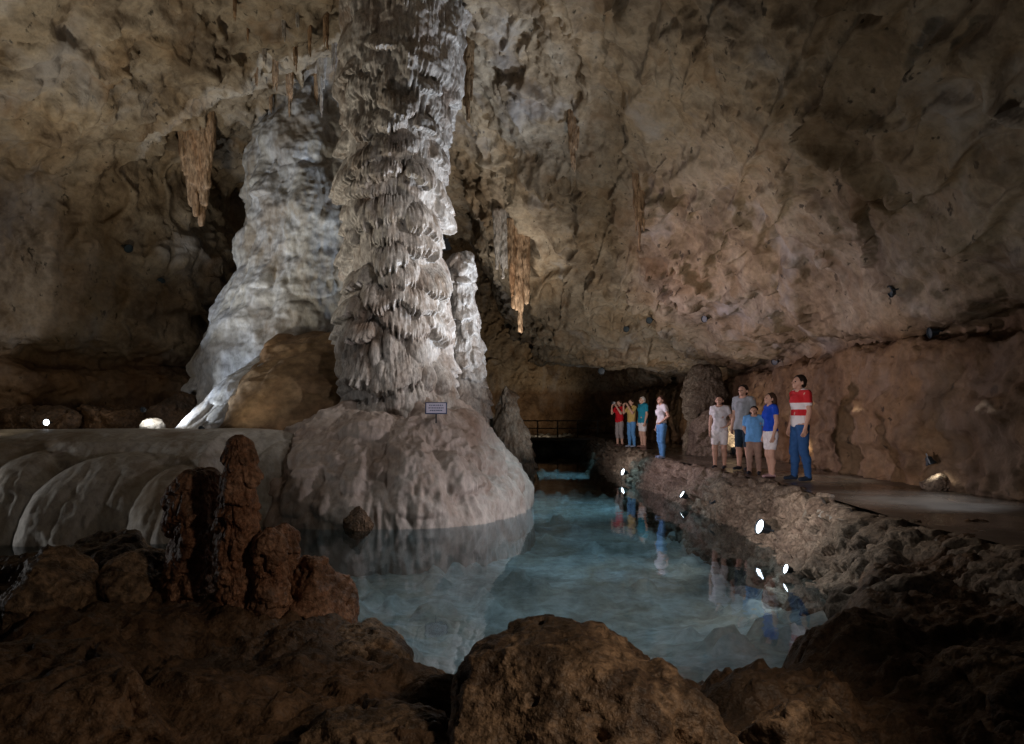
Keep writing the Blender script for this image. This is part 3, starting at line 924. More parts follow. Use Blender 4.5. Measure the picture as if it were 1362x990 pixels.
drip(384, 105, 158, 9, 'small tan stalactite left of the slim pale one near the column', 'drip', 79, n=3)
drip(440, 120, 205, 16, 'ragged tan drip bunch touching the left side of the column', 'drip', 80, n=5)

GK = 'small stalactites on the ceiling left of the column'
for k, (px, y0, y1, wd) in enumerate(((352, 60, 92, 7), (366, 88, 128, 8), (392, 60, 100, 7), (378, 30, 62, 6), (412, 40, 88, 8), (432, 30, 78, 9), (396, 20, 44, 5), (420, 100, 150, 8), (340, 96, 124, 6), (445, 60, 112, 9), (330, 40, 62, 5), (360, 130, 158, 6))):
    drip(px, y0, y1, wd, 'small tan stalactite in the crowd on the ceiling between the pale formation and the column', 'drip' if k % 3 else 'column', 300 + k, n=2, grp=GK, push=0.02)

# ------------------------------------------------------------------ foreground rocks
def boulder(name, c, rad, label, mat, seed, cuts=9, res=0.03, rough=0.07, rot=0.0, cat='boulder', grp=None, strat=0.0, sub=1, ext_r=(0.55, 0.85), pw=2.0):
    rg = np.random.default_rng(seed)
    m = 1.45
    rad = np.array(rad, float)
    ax = [np.arange(-r * m, r * m + res, res) for r in rad]
    X, Y, Z = np.meshgrid(*ax, indexing='ij')
    d = (np.abs(X / rad[0]) ** pw + np.abs(Y / rad[1]) ** pw + np.abs(Z / rad[2]) ** pw) ** (1 / pw) - 1
    d = d * rad.min()
    for k in range(cuts):
        n = rg.normal(size=3); n[2] = abs(n[2]) * 0.8; n /= np.linalg.norm(n)
        ext = math.sqrt(((n * rad) ** 2).sum())
        d = np.maximum(d, X * n[0] + Y * n[1] + Z * n[2] - ext * rg.uniform(*ext_r))
    P = np.stack([X, Y, Z], -1).reshape(-1, 3)
    near = (np.abs(d.ravel()) < rad.min() * 0.6)
    add = np.zeros(len(P), np.float32)
    sc = 1.0 / rad.mean()
    add[near] = rough * rad.mean() * (1.2 * fbm(P[near] * sc * 1.1 + seed, 3) + 0.5 * ridged(P[near] * sc * 2.6 + seed, 2))
    d = d + add.reshape(d.shape)
    v, q = nets(d, (ax[0][0], ax[1][0], ax[2][0]), res)
    for _ in range(sub):
        v, q = subdivide(v, q)
        v = relax(v, q, 1, 0.4)
    n = vnormals(v, q)
    f1, f2, cvv = worley(v * sc * 3.5 + seed, 6)
    dd = 0.045 * rad.mean() * (cvv - 0.5) * sstep(0, 0.12, f2 - f1) + 0.03 * rad.mean() * fbm(v * sc * 6 + seed, 3) + 0.016 * rad.mean() * ridged(v * sc * 11, 3)
    cr_ = ridged(v * sc * 1.5 + seed + 0.3, 2)
    dd -= 0.09 * rad.mean() * sstep(0.78, 0.97, cr_)
    if strat: dd += strat * perlin(v * (1.0, 1.0, 14.0) + seed)
    v = v + n * dd[:, None]
    cr, sr = math.cos(rot), math.sin(rot)
    v = v @ np.array([[cr, sr, 0], [-sr, cr, 0], [0, 0, 1]])
    v = v + np.array(c)
    o = mobj(name, v, q, mat)
    tag(o, label, cat, grp)
    return o


def stalag(label, prof, c, seed, n=60, mat='red', nth=200, ns=260, lean=(0, 0), amp=1.0, cat='stalagmite', name='stalagmite', sy=1.0):
    R = max(p[0] for p in prof)
    tot = sum(math.dist(prof[i], prof[i + 1]) for i in range(len(prof) - 1))
    ft = shelves(n, 0.0, tot * 0.9, (R * 0.25, R * 0.7), (R * 0.3, R * 0.9), (R * 0.10 * amp, R * 0.28 * amp), seed)
    ft += shelves(n, 0.0, tot * 0.9, (R * 0.12, R * 0.3), (R * 0.3, R * 0.9), (R * 0.06 * amp, R * 0.16 * amp), seed + 1, 'lobe')
    z0 = prof[0][1]
    v, q, H = flow(prof, lambda z: np.stack([c[0] + lean[0] * (z - z0), c[1] + lean[1] * (z - z0)], 1), nth, ns, ft,
                   noise=((R * 0.22, 0.9 / R, 0.5 / R), (R * 0.08, 3 / R, 2 / R)), flute=((R * 0.05, 5 / R, 1.2 / R), (R * .03, 9 / R, 7 / R)), droop=0.5, seed=seed, sy=sy)
    o = mobj(name, v, q, M[mat])
    tag(o, label, cat)
    return o


p = at(318, 850, 5.0)
stalag('tall reddish brown knobbly stalagmite at the near left edge of the pool', [(0.20, 0.1), (0.16, 0.4), (0.12, 0.65), (0.135, 0.9), (0.12, 1.15), (0.105, 1.35), (0.115, 1.45), (0.095, 1.58), (0.10, 1.64), (0.075, 1.72), (0.02, 1.75)],
       (p.x, 5.0), 81, lean=(0.0, 0))
p = at(258, 780, 5.3)
stalag('stout reddish brown stalagmite with flat top left of the tallest one', [(0.26, 0.1), (0.20, 0.5), (0.15, 0.8), (0.17, 1.05), (0.19, 1.2), (0.15, 1.36), (0.10, 1.45), (0.02, 1.46)],
       (p.x, 5.3), 83, lean=(0.03, 0))
p = at(352, 800, 4.9)
stalag('low tan stalagmite tucked right beside the tallest one', [(0.17, 0.3), (0.14, 0.55), (0.10, 0.8), (0.09, 1.0), (0.02, 1.08)], (p.x + 0.02, 4.95), 85, n=30)
p = at(378, 760, 5.2)
stalag('small round topped stalagmite between the tall one and the sloping lump', [(0.16, 0.3), (0.12, 0.7), (0.11, 0.9), (0.10, 1.0), (0.02, 1.07)], (p.x, 5.2), 87, n=30)

p = at(425, 790, 5.2)
boulder('boulder', (p.x - 0.03, 5.25, 0.36), (0.30, 0.38, 0.56), 'reddish brown lump sloping into the water right of the stalagmites', M['red'], 91, cuts=3, res=0.03)
p = at(60, 790, 5.0)
boulder('boulder', (p.x + 0.0, 5.0, 0.55), (0.36, 0.5, 0.40), 'brown flat topped boulder at the far left of the near bank', M['fore'], 92, cuts=5, strat=0.02, res=0.03)
p = at(190, 790, 5.4)
boulder('boulder', (p.x, 5.4, 0.55), (0.30, 0.4, 0.28), 'low rounded brown boulder in front of the stout stalagmite', M['fore'], 93, cuts=2, res=0.025)
p = at(140, 760, 6.0)
boulder('boulder', (p.x, 6.1, 0.48), (0.65, 0.45, 0.42), 'long dark ledge boulder at the water edge behind the low rounded boulder', M['fore'], 94, cuts=6, strat=0.02)
p = at(480, 870, 4.6)
boulder('boulder', (p.x, 4.7, 0.22), (0.34, 0.4, 0.28), 'small jagged brown rock at the water edge below the sloping lump', M['fore'], 95, cuts=6)
# big boulder at the bottom centre
boulder('boulder', (0.36, 3.2, 0.24), (0.64, 0.62, 0.60), 'large warm brown boulder with tan patches at the bottom centre', M['fore'], 106, cuts=7, res=0.028, rough=0.05, ext_r=(0.86, 1.02), pw=4.5)
boulder('boulder', (1.22, 3.15, 0.18), (0.20, 0.42, 0.56), 'upright narrow rock pressed against the right side of the large centre boulder', M['fore'], 97, cuts=6)
boulder('boulder', (1.62, 3.6, 0.06), (0.40, 0.5, 0.42), 'low split dark rock two places right of the large centre boulder', M['fore'], 98, cuts=6)
boulder('boulder', (-0.66, 3.2, 0.12), (0.70, 0.6, 0.42), 'low dark boulder left of the large centre boulder', M['fore'], 99, cuts=5)
boulder('boulder', (2.9, 3.6, 0.16), (1.1, 0.8, 0.46), 'wide dark boulder at the bottom right corner', M['fore'], 100, cuts=5)
boulder('boulder', (3.35, 5.9, 0.15), (0.58, 0.7, 0.46), 'brown boulder at the near end of the stone wall', M['wallstone'], 101, cuts=6)
boulder('boulder', (4.4, 5.4, 0.30), (0.9, 0.8, 0.55), 'broad brown boulder under the near end of the path', M['wallstone'], 103, cuts=6)
boulder('boulder', (-2.3, 3.2, 0.45), (0.9, 0.7, 0.42), 'broad dark brown boulder at the bottom left', M['ground'], 104, cuts=4)
p = at(478, 690, 11.3)
boulder('boulder', (p.x, 11.25, 0.12), (0.26, 0.25, 0.28), 'small dark rock at the foot of the mound', M['ground'], 105, cuts=5, res=0.02)
p = at(40, 560, 14.6)
boulder('boulder', (p.x, 14.6, 1.75), (1.1, 0.6, 0.45), 'low dark rock behind the tiny white lamp on the left rock shelf', M['ground'], 141, cuts=6, res=0.045)
p = at(135, 560, 15.0)
boulder('boulder', (p.x, 15.2, 1.75), (0.9, 0.6, 0.55), 'flat dark rock between the tiny white lamp and the glowing white rock', M['ground'], 142, cuts=6, res=0.045)
p = at(225, 555, 15.2)
boulder('boulder', (p.x, 15.6, 1.75), (0.8, 0.6, 0.65), 'dark brown rock just behind the glowing white rock', M['ground'], 143, cuts=6, res=0.045)
# formations against the right wall behind the visitors
stalag('tall lumpy brown dripstone against the wall behind the visitors', [(0.65, 0.6), (0.6, 1.2), (0.42, 1.8), (0.5, 2.4), (0.45, 2.9), (0.3, 3.3), (0.02, 3.45)], (6.05, 21.5), 110, mat='wallstone')
stalag('squat brown dripstone beside the path between the two groups of visitors', [(0.75, 0.6), (0.72, 1.1), (0.6, 1.6), (0.3, 1.95), (0.02, 2.05)], (5.85, 19.3), 112, mat='wallstone')

# ------------------------------------------------------------------ camera, world, lights
cam = bpy.data.cameras.new('Camera')
cam.sensor_width = 36; cam.lens = 36 * FPX / 1362
cam.shift_y = (HY - 495) / 1362
cam.clip_end = 300; cam.clip_start = 0.05
co = bpy.data.objects.new('Camera', cam); COL.objects.link(co)
co.location = (0, 0, CAMZ); co.rotation_euler = (PI / 2, 0, 0)
scene.camera = co

world = bpy.data.worlds.new('World'); scene.world = world; world.use_nodes = True
bg = world.node_tree.nodes['Background']
bg.inputs[0].default_value = (0.85, 0.90, 1.0, 1); bg.inputs[1].default_value = 0.012


def lamp(kind, loc, target, power, col, size=0.15, angle=70, blend=0.6):
    l = bpy.data.lights.new('spot_light', kind)
    l.energy = power; l.color = col; l.shadow_soft_size = size
    if kind == 'SPOT':
        l.spot_size = math.radians(angle); l.spot_blend = blend
    o = bpy.data.objects.new('spot_light', l); COL.objects.link(o)
    o.location = loc
    o.rotation_euler = (Vector(target) - Vector(loc)).to_track_quat('-Z', 'Y').to_euler()
    return o



# ------------------------------------------------------------------ people
SKIN = plain('skin', (0.50, 0.30, 0.22), 0.55, var=0.06)
CLOTH = {}


def cloth(key, col, rough=0.85, var=0.1):
    if key not in CLOTH: CLOTH[key] = plain(key + '_cloth', col, rough, var=var, nscale=18, spec=0.15)
    return CLOTH[key]


def striped_polo():
    m, nt, b, out = new_mat('striped_polo_cloth')
    co = nt.nodes.new('ShaderNodeTexCoord'); sp = nt.nodes.new('ShaderNodeSeparateXYZ')
    nt.links.new(co.outputs['Object'], sp.inputs[0])
    mr = nnode(nt, 'ShaderNodeMapRange'); mr.inputs[1].default_value = 0.9; mr.inputs[2].default_value = 1.6
    nt.links.new(sp.outputs[2], mr.inputs[0])
    r = ramp(nt, [(0.0, (0.72, 0.70, 0.72)), (0.31, (0.50, 0.012, 0.02)), (0.46, (0.72, 0.70, 0.72)), (0.62, (0.50, 0.012, 0.02)), (0.93, (0.72, 0.7, 0.72))], mr.outputs[0])
    r.color_ramp.interpolation = 'CONSTANT'
    nt.links.new(r.outputs[0], b.inputs['Base Color'])
    b.inputs['Roughness'].default_value = 0.85
    return m


def person(label, loc, heading, H, top, bottom, hair, shoes=(0.03, 0.03, 0.035), shirt_sleeve=0.55, shirt_hem=0.49, leg=1.0, fem=False, look_up=0.25, turn=0.0,
           arms=('down', 'down'), hair_len=0.0, group='visitors standing on the path', stance=0.0, build=1.0, skin=None, belt=False, step=0.0):
    g = lambda *p: np.array(p, float) * H
    w = (0.093 if fem else 0.108) * build
    hw = (0.056 if fem else 0.05)
    fl = (0.70, 1, 1)
    hipL, hipR = g(-hw, 0, 0.50), g(hw, 0, 0.50)
    kn = [g(-hw - 0.004 - stance * .3, 0.012 + step * .5, 0.275), g(hw + 0.004 + stance * .3, 0.012 - step * .5, 0.275)]
    an = [g(-hw - 0.006 - stance, -0.012 + step, 0.045), g(hw + 0.006 + stance, -0.012 - step, 0.045)]
    sh = [g(-w, -0.005, 0.812), g(w, -0.005, 0.812)]
    el, wr, hd = [], [], []
    for i, sgn in ((0, -1), (1, 1)):
        m_ = arms[i]
        if m_ == 'down':
            el.append(g(sgn * (w + 0.028), -0.012, 0.645)); wr.append(g(sgn * (w + 0.030), 0.028, 0.495)); hd.append(g(sgn * (w + 0.022), 0.045, 0.405))
        elif m_ == 'hip':
            el.append(g(sgn * (w + 0.075), -0.03, 0.665)); wr.append(g(sgn * (w + 0.012), 0.055, 0.575)); hd.append(g(sgn * (w - 0.05), 0.075, 0.545))
        elif m_ == 'up':
            el.append(g(sgn * (w + 0.03), 0.09, 0.70)); wr.append(g(sgn * (w - 0.035), 0.155, 0.84)); hd.append(g(sgn * 0.035, 0.15, 0.925))
        elif m_ == 'back':
            el.append(g(sgn * (w + 0.035), -0.055, 0.655)); wr.append(g(sgn * (w - 0.03), -0.085, 0.53)); hd.append(g(sgn * 0.02, -0.095, 0.48))
        else:
            el.append(g(sgn * (w + 0.03), 0.01, 0.65)); wr.append(g(sgn * (w - 0.02), 0.115, 0.60)); hd.append(g(sgn * 0.03, 0.14, 0.585))
    r = H * build
    lo = (-0.30 * H, -0.2 * H, -0.01); hi = (0.30 * H, 0.26 * H, 1.03 * H)
    # head frame
    look_up = look_up * 0.6
    build = build * 0.93; r = H * build
    cu, su = math.cos(look_up), math.sin(look_up); ct, st = math.cos(turn), math.sin(turn)
    piv = g(0, 0.012, 0.875)

    def hp(x, y, z):
        x, y, z = x * H, y * H, z * H
        y, z = y * cu - z * su, y * su + z * cu
        x, y = x * ct - y * st, x * st + y * ct
        return piv + (x, y, z)

    def torso(f, inf, k):
        b_ = 1.08 if fem else 1.0
        f.cone(g(0, 0, 0.515), g(0, 0.004, 0.565), 0.064 * r * b_ + inf, 0.060 * r * b_ + inf, k, fl)
        f.cone(g(0, 0.004, 0.565), g(0, 0.0, 0.63), 0.060 * r * b_ + inf, (0.052 if fem else 0.060) * r + inf, k, fl)
        f.cone(g(0, 0.0, 0.63), g(0, 0.004, 0.745), (0.052 if fem else 0.060) * r + inf, (0.066 if fem else 0.072) * r + inf, k, fl)
        f.cone(g(0, 0.004, 0.745), g(0, -0.006, 0.795), (0.066 if fem else 0.072) * r + inf, 0.052 * r + inf, k, fl)
        f.cone(sh[0] * .8, g(0, -0.006, 0.832) * 1.0, 0.001, 0.030 * r + inf, 0) if False else None
        f.cone(sh[0], g(0, -0.004, 0.835), 0.036 * r + inf, 0.034 * r + inf, k)
        f.cone(sh[1], g(0, -0.004, 0.835), 0.036 * r + inf, 0.034 * r + inf, k)
        if fem:
            for sgn in (-1, 1): f.cone(g(sgn * 0.042, 0.045, 0.735), g(sgn * 0.042, 0.05, 0.73), 0.030 * r + inf, 0.028 * r + inf, k)

    def legs(f, inf, k, t1=1.0, wide=0.0):
        for i, hp_ in ((0, hipL), (1, hipR)):
            f.cone(hp_, hp_ + (kn[i] - hp_) * min(1, t1 * 2), 0.056 * r + inf + wide, 0.056 * r + (0.038 - 0.056) * r * min(1, t1 * 2) + inf + wide, k)
            if t1 > 0.5:
                t = (t1 - 0.5) * 2
                mid = kn[i] + (an[i] - kn[i]) * 0.35 + g(0, -0.012, 0)
                f.cone(kn[i], mid, 0.037 * r + inf, 0.036 * r + inf + wide * .5, k)
                f.cone(mid, kn[i] + (an[i] - kn[i]) * t, 0.036 * r + inf + wide * .5, 0.024 * r + inf * 1.3 + wide, k)

    root = empty('person', loc, heading)
    tag(root, label, 'person', group)
    sc_ = 0.0085 if H > 1.0 else 0.0075
    f = Field(lo, hi, sc_)
    torso(f, 0, 0.03 * H)
    legs(f, 0, 0.02 * H)
    for i in (0, 1):
        f.cone(an[i] + g(0, -0.008, -0.012), an[i] + g(0.004 * (1 if i else -1), 0.085, -0.03), 0.022 * r, 0.014 * r, 0.012)
        f.cone(sh[i], el[i], 0.032 * r, 0.024 * r, 0.02)
        f.cone(el[i], el[i] + (wr[i] - el[i]) * .35, 0.025 * r, 0.024 * r, 0.01)
        f.cone(el[i] + (wr[i] - el[i]) * .35, wr[i], 0.024 * r, 0.0155 * r, 0.01)
        d = hd[i] - wr[i]; L = np.linalg.norm(d); d = d / L
        side = np.cross(d, np.array([1.0, 0, 0]) if abs(d[0]) < .8 else np.array([0, 0, 1.0])); side /= np.linalg.norm(side)
        palm_n = np.cross(d, side)
        pal = wr[i] + d * 0.048 * H
        for o_ in (-0.012, 0.0, 0.012): f.cone(wr[i] + side * o_ * H * .6, pal + side * o_ * H, 0.0105 * H, 0.0100 * H, 0.006)
        inward = palm_n * (1 if (palm_n[0] * (1 if i else -1)) < 0 else -1)
        for kf, (o_, ln) in enumerate(((-0.0195, 0.034), (-0.0065, 0.042), (0.0065, 0.045), (0.0195, 0.040))):
            a0 = pal + side * o_ * H; a1 = a0 + (d * 0.9 + inward * 0.25) * ln * .55 * H; a2 = a1 + (d * 0.75 + inward * 0.6) * ln * .5 * H
            f.cone(a0, a1, 0.0068 * H, 0.0062 * H, 0.002); f.cone(a1, a2, 0.0062 * H, 0.0054 * H, 0.002)
        t0 = wr[i] + d * 0.018 * H + side * 0.014 * H
        t1 = t0 + (d * 0.6 + side * 0.75 + inward * 0.3) * 0.026 * H
        f.cone(t0, t1, 0.0085 * H, 0.0075 * H, 0.004); f.cone(t1, t1 + (d * 0.9 + inward * .4) * 0.022 * H, 0.0072 * H, 0.006 * H, 0.003)
    f.cone(g(0, -0.008, 0.825), piv + g(0, 0.0, 0.0), 0.031 * H, 0.029 * H, 0.015)
    f.cone(hp(0, 0.0, 0.055), hp(0, 0.012, 0.052), 0.050 * H, 0.046 * H, 0.012)       # cranium
    f.cone(hp(0, -0.012, 0.062), hp(0, 0.0, 0.06), 0.048 * H, 0.047 * H, 0.01)
    f.cone(hp(0, 0.024, 0.030), hp(0, 0.038, -0.004), 0.036 * H, 0.020 * H, 0.014)     # face and jaw
    f.cone(hp(0, 0.056, 0.046), hp(0, 0.067, 0.026), 0.006 * H, 0.010 * H, 0.006)      # nose
    f.cone(hp(-0.022, 0.052, 0.052), hp(0.022, 0.052, 0.052), 0.006 * H, 0.006 * H, 0.008)  # brow
    f.cone(hp(-0.011, 0.055, 0.010), hp(0.011, 0.055, 0.010), 0.006 * H, 0.006 * H, 0.006)  # lips
    for sgn in (-1, 1): f.cone(hp(sgn * 0.049, 0.0, 0.045), hp(sgn * 0.052, -0.006, 0.028), 0.010 * H, 0.007 * H, 0.004)
    v, q = f.mesh(1)
    sk = skin or SKIN
    mobj('body', v, q, sk, root)
    # eyes
    ev, eq = [], []
    for sgn in (-1, 1):
        f = Field(hp(sgn * .0195, .0545, .04) - .012 * H - .008, hp(sgn * .0195, .0545, .04) + .012 * H + .008, 0.004)
        f.cone(hp(sgn * 0.019, 0.0545, 0.040), hp(sgn * 0.020, 0.0545, 0.040), 0.0062 * H, 0.0062 * H, 0)
        v, q = f.mesh(0)
        mobj('eye', v, q, cloth('dark_eye', (0.03, 0.02, 0.02), 0.3), root)
    # shirt
    f = Field(lo, hi, 0.0105)
    torso(f, 0.011, 0.03 * H)
    X, Y, Z = f.grids()
    if shirt_hem < 0.5:
        for i, hp_ in ((0, hipL), (1, hipR)): f.cone(hp_ + g(0, 0, 0.03), hp_ + g(0, 0, -0.02), 0.062 * r + 0.018, 0.062 * r + 0.024, 0.02)
    body = f.F
    fs = Field(lo, hi, 0.0105)
    for i in (0, 1):
        if shirt_sleeve > 0:
            tt = min(1, shirt_sleeve)
            fs.cone(sh[i], sh[i] + (el[i] - sh[i]) * tt, 0.037 * r + .008, 0.033 * r + .010, 0.01)
            if shirt_sleeve > 1: fs.cone(el[i], el[i] + (wr[i] - el[i]) * (shirt_sleeve - 1), 0.030 * r + .008, 0.022 * r + .008, 0.01)
    neck = np.sqrt(X ** 2 + (Y - 0.012 * H) ** 2 + (Z - 0.872 * H) ** 2) - 0.052 * H
    hh = np.clip(0.5 + 0.5 * (fs.F - body) / 0.015, 0, 1)
    fold = np.zeros_like(body)
    nearm = np.abs(np.minimum(body, fs.F)) < 0.03
    gi = np.argwhere(nearm)
    fold[nearm] = 0.014 * fbm((f.lo + gi * f.h) * (11, 11, 6) + loc[0] * 3, 2)
    f.F = np.maximum(np.maximum(np.minimum(body, fs.F) + fold, shirt_hem * H + 0.006 * np.sin(X * 30) - Z), -neck)
    v, q = f.mesh(1)
    mobj('shirt', v, q, top, root)
    # trousers, shorts
    f = Field(lo, hi, 0.0105)
    f.cone(g(0, 0, 0.515), g(0, 0.004, 0.57), 0.064 * r * (1.08 if fem else 1) + .008, 0.060 * r * (1.08 if fem else 1) + .007, 0.02, fl)
    legs(f, 0.008, 0.02 * H, leg, 0.006 if leg < 0.9 else 0.004)
    X, Y, Z = f.grids()
    f.F = np.maximum(f.F + 0.003 * np.sin(Z * 60 + 4 * np.sin(X * 23) + Y * 21), Z - min(0.585, shirt_hem + 0.025) * H)
    v, q = f.mesh(1)
    mobj('trousers' if leg > .9 else 'shorts', v, q, bottom, root)
    # shoes, one each
    for i, sgn in ((0, -1), (1, 1)):
        f = Field(an[i] + g(-0.06, -0.07, -0.06), an[i] + g(0.06, 0.14, 0.06), 0.008)
        a0 = an[i] + g(0, -0.012, -0.020); a1 = an[i] + g(sgn * 0.006, 0.085, -0.026)
        f.cone(a0, a1, 0.026 * r, 0.020 * r, 0.01); f.cone(a0 + g(0, 0, 0.012), a0 + (a1 - a0) * .5, 0.026 * r, 0.024 * r, 0.01)
        X, Y, Z = f.grids()
        f.F = np.maximum(f.F, 0.004 - Z)
        v, q = f.mesh(1)
        mobj('shoe', v, q, shoes if not isinstance(shoes, tuple) else cloth('shoe%d' % int(sum(shoes) * 1000), shoes, 0.6), root)
    # hair
    f = Field(piv - .16 * H - np.array([0, 0, hair_len * H]), piv + .17 * H, 0.0085)
    f.cone(hp(0, -0.004, 0.064), hp(0, 0.006, 0.062), 0.056 * H, 0.052 * H, 0.01)
    f.cone(hp(0, -0.022, 0.055), hp(0, -0.028, 0.030), 0.046 * H, 0.038 * H, 0.012)
    if hair_len > 0:
        for o_ in (-0.02, 0.0, 0.02): f.cone(hp(o_, -0.030, 0.05), g(o_, -0.055, 0.875 - hair_len), 0.036 * H, 0.022 * H, 0.015)
    X, Y, Z = f.grids()
    fc = hp(0, 0.062, 0.030); fd = hp(0, 1.0, 0.035) - hp(0, 0, 0.0); fd /= np.linalg.norm(fd)
    face = np.sqrt((X - fc[0]) ** 2 + (Y - fc[1]) ** 2 + (Z - fc[2]) ** 2) - 0.064 * H
    f.F = np.maximum(f.F + 0.003 * np.sin(X * 190 + Z * 60) * np.cos(Y * 120), -face)
    v, q = f.mesh(1)
    mobj('hair', v, q, hair, root)
    return root


HB, HD, HG = cloth('brown_hair', (0.045, 0.025, 0.016), 0.6), cloth('dark_hair', (0.02, 0.013, 0.01), 0.6), cloth('white_hair', (0.5, 0.48, 0.45), 0.7)
PZ = 0.757


def stand(px, Y): return ((px - CX) * Y / FPX, Y, PZ)


def face(deg): return math.radians(deg)


person('man in a red and white striped polo shirt and blue jeans looking up', stand(1064, 11.75), face(98), 1.84, striped_polo(), cloth('jeans', (0.030, 0.09, 0.24)), HD,
       shoes=(0.02, 0.03, 0.05), shirt_hem=0.50, look_up=0.30, stance=0.012, step=-0.03)
person('girl in a bright blue top and white shorts with long brown hair', stand(1025, 12.15), face(95), 1.54, cloth('royal_blue', (0.012, 0.065, 0.50)), cloth('white', (0.72, 0.70, 0.72)), HB,
       shoes=(0.42, 0.28, 0.30), shirt_sleeve=0.3, shirt_hem=0.545, leg=0.30, fem=True, look_up=0.38, hair_len=0.17, step=0.02)
person('young boy in a light blue t-shirt and tan trousers', stand(1003, 13.0), face(150), 1.31, cloth('sky_blue', (0.13, 0.34, 0.68)), cloth('tan', (0.30, 0.20, 0.16)), HD,
       shoes=(0.02, 0.025, 0.04), shirt_hem=0.47, look_up=0.25, arms=('back', 'back'), build=1.08, stance=0.012)
person('man in a grey t-shirt and dark navy shorts behind the boy', stand(989, 13.9), face(128), 1.76, cloth('grey', (0.25, 0.28, 0.31)), cloth('navy', (0.015, 0.03, 0.05)), HD,
       shoes=(0.02, 0.025, 0.035), shirt_hem=0.47, leg=0.48, look_up=0.22, stance=0.01)
person('woman in a white top and white shorts with one hand on her hip', stand(957, 14.3), face(150), 1.55, cloth('white_top', (0.62, 0.62, 0.66)), cloth('white', (0.72, 0.70, 0.72)), HD,
       shoes=(0.03, 0.035, 0.05), shirt_sleeve=0.35, shirt_hem=0.50, leg=0.32, fem=True, look_up=0.2, arms=('hip', 'down'), hair_len=0.05)
person('woman in a white top and light blue jeans standing by herself', stand(880, 17.7), face(105), 1.64, cloth('white_top', (0.62, 0.62, 0.66)), cloth('light_jeans', (0.10, 0.26, 0.52)), HB,
       shoes=(0.30, 0.40, 0.60), shirt_sleeve=0.4, shirt_hem=0.55, fem=True, look_up=0.25, arms=('hip', 'down'), hair_len=0.06, step=0.02)
person('white haired person in a teal shirt and white shorts', stand(855, 23.3), face(105), 1.76, cloth('teal', (0.02, 0.22, 0.33)), cloth('white', (0.72, 0.70, 0.72)), HG,
       shoes=(0.25, 0.15, 0.12), shirt_hem=0.48, leg=0.34, look_up=0.15, build=1.12)
person('person in a yellow shirt and blue jeans raising both hands to the face', stand(840, 23.7), face(120), 1.68, cloth('yellow', (0.46, 0.33, 0.12)), cloth('light_jeans', (0.10, 0.26, 0.52)), HB,
       shoes=(0.3, 0.35, 0.45), shirt_hem=0.50, look_up=0.15, arms=('up', 'up'), stance=0.02)
person('person in a red shirt and grey shorts holding up a camera', stand(824, 24.4), face(125), 1.66, cloth('red', (0.48, 0.012, 0.02)), cloth('grey_shorts', (0.27, 0.24, 0.24)), HB,
       shoes=(0.10, 0.06, 0.05), shirt_hem=0.50, leg=0.55, look_up=0.12, arms=('up', 'up'), stance=0.015)


pr_ = Vector((stand(824, 24.4)[0], 24.4, PZ)); fw_ = Vector((-math.sin(face(125)), math.cos(face(125)), 0))
HELD_CAMERA = tuple(pr_ + fw_ * (0.175 * 1.66) + Vector((0, 0, 0.925 * 1.66)))
# ------------------------------------------------------------------ lamps, sign, walkway
LAMPBODY = plain('lamp_housing', (0.025, 0.035, 0.045), 0.4, 0.3)
LENS_OFF = plain('dark_lens', (0.03, 0.05, 0.065), 0.45)
LENS_ON = glow('lit_lens', (0.85, 0.93, 1.0), 7.0)
LENS_WARM = glow('warm_lens', (1.0, 0.82, 0.55), 9.0)


def ring_mesh(rings, n=20):
    """rings: (radius, offset along -Z)"""
    v, q = [], []
    for r, z in rings:
        for k in range(n):
            a = 2 * PI * k / n
            v.append((r * math.cos(a), r * math.sin(a), z))
    return np.array(v, np.float32), grid_faces(len(rings), n, True)


def box_verts(cx, cy, cz, sx, sy, sz, b=0.004):
    """bevelled box, as quads"""
    bm_v, bm_q = [], []
    for zz, ins in ((-sz / 2, b), (-sz / 2 + b, 0), (sz / 2 - b, 0), (sz / 2, b)):
        x, y = sx / 2 - ins, sy / 2 - ins
        bm_v += [(cx - x, cy - y, cz + zz), (cx + x, cy - y, cz + zz), (cx + x, cy + y, cz + zz), (cx - x, cy + y, cz + zz)]
    q = [list(r) for r in grid_faces(4, 4, True)] + [[3, 2, 1, 0], [12, 13, 14, 15]]
    return np.array(bm_v, np.float32), np.array(q)


def join(parts):
    v, q, o = [], [], 0
    for a, b in parts:
        v.append(a); q.append(np.asarray(b) + o); o += len(a)
    return np.concatenate(v), np.concatenate(q)


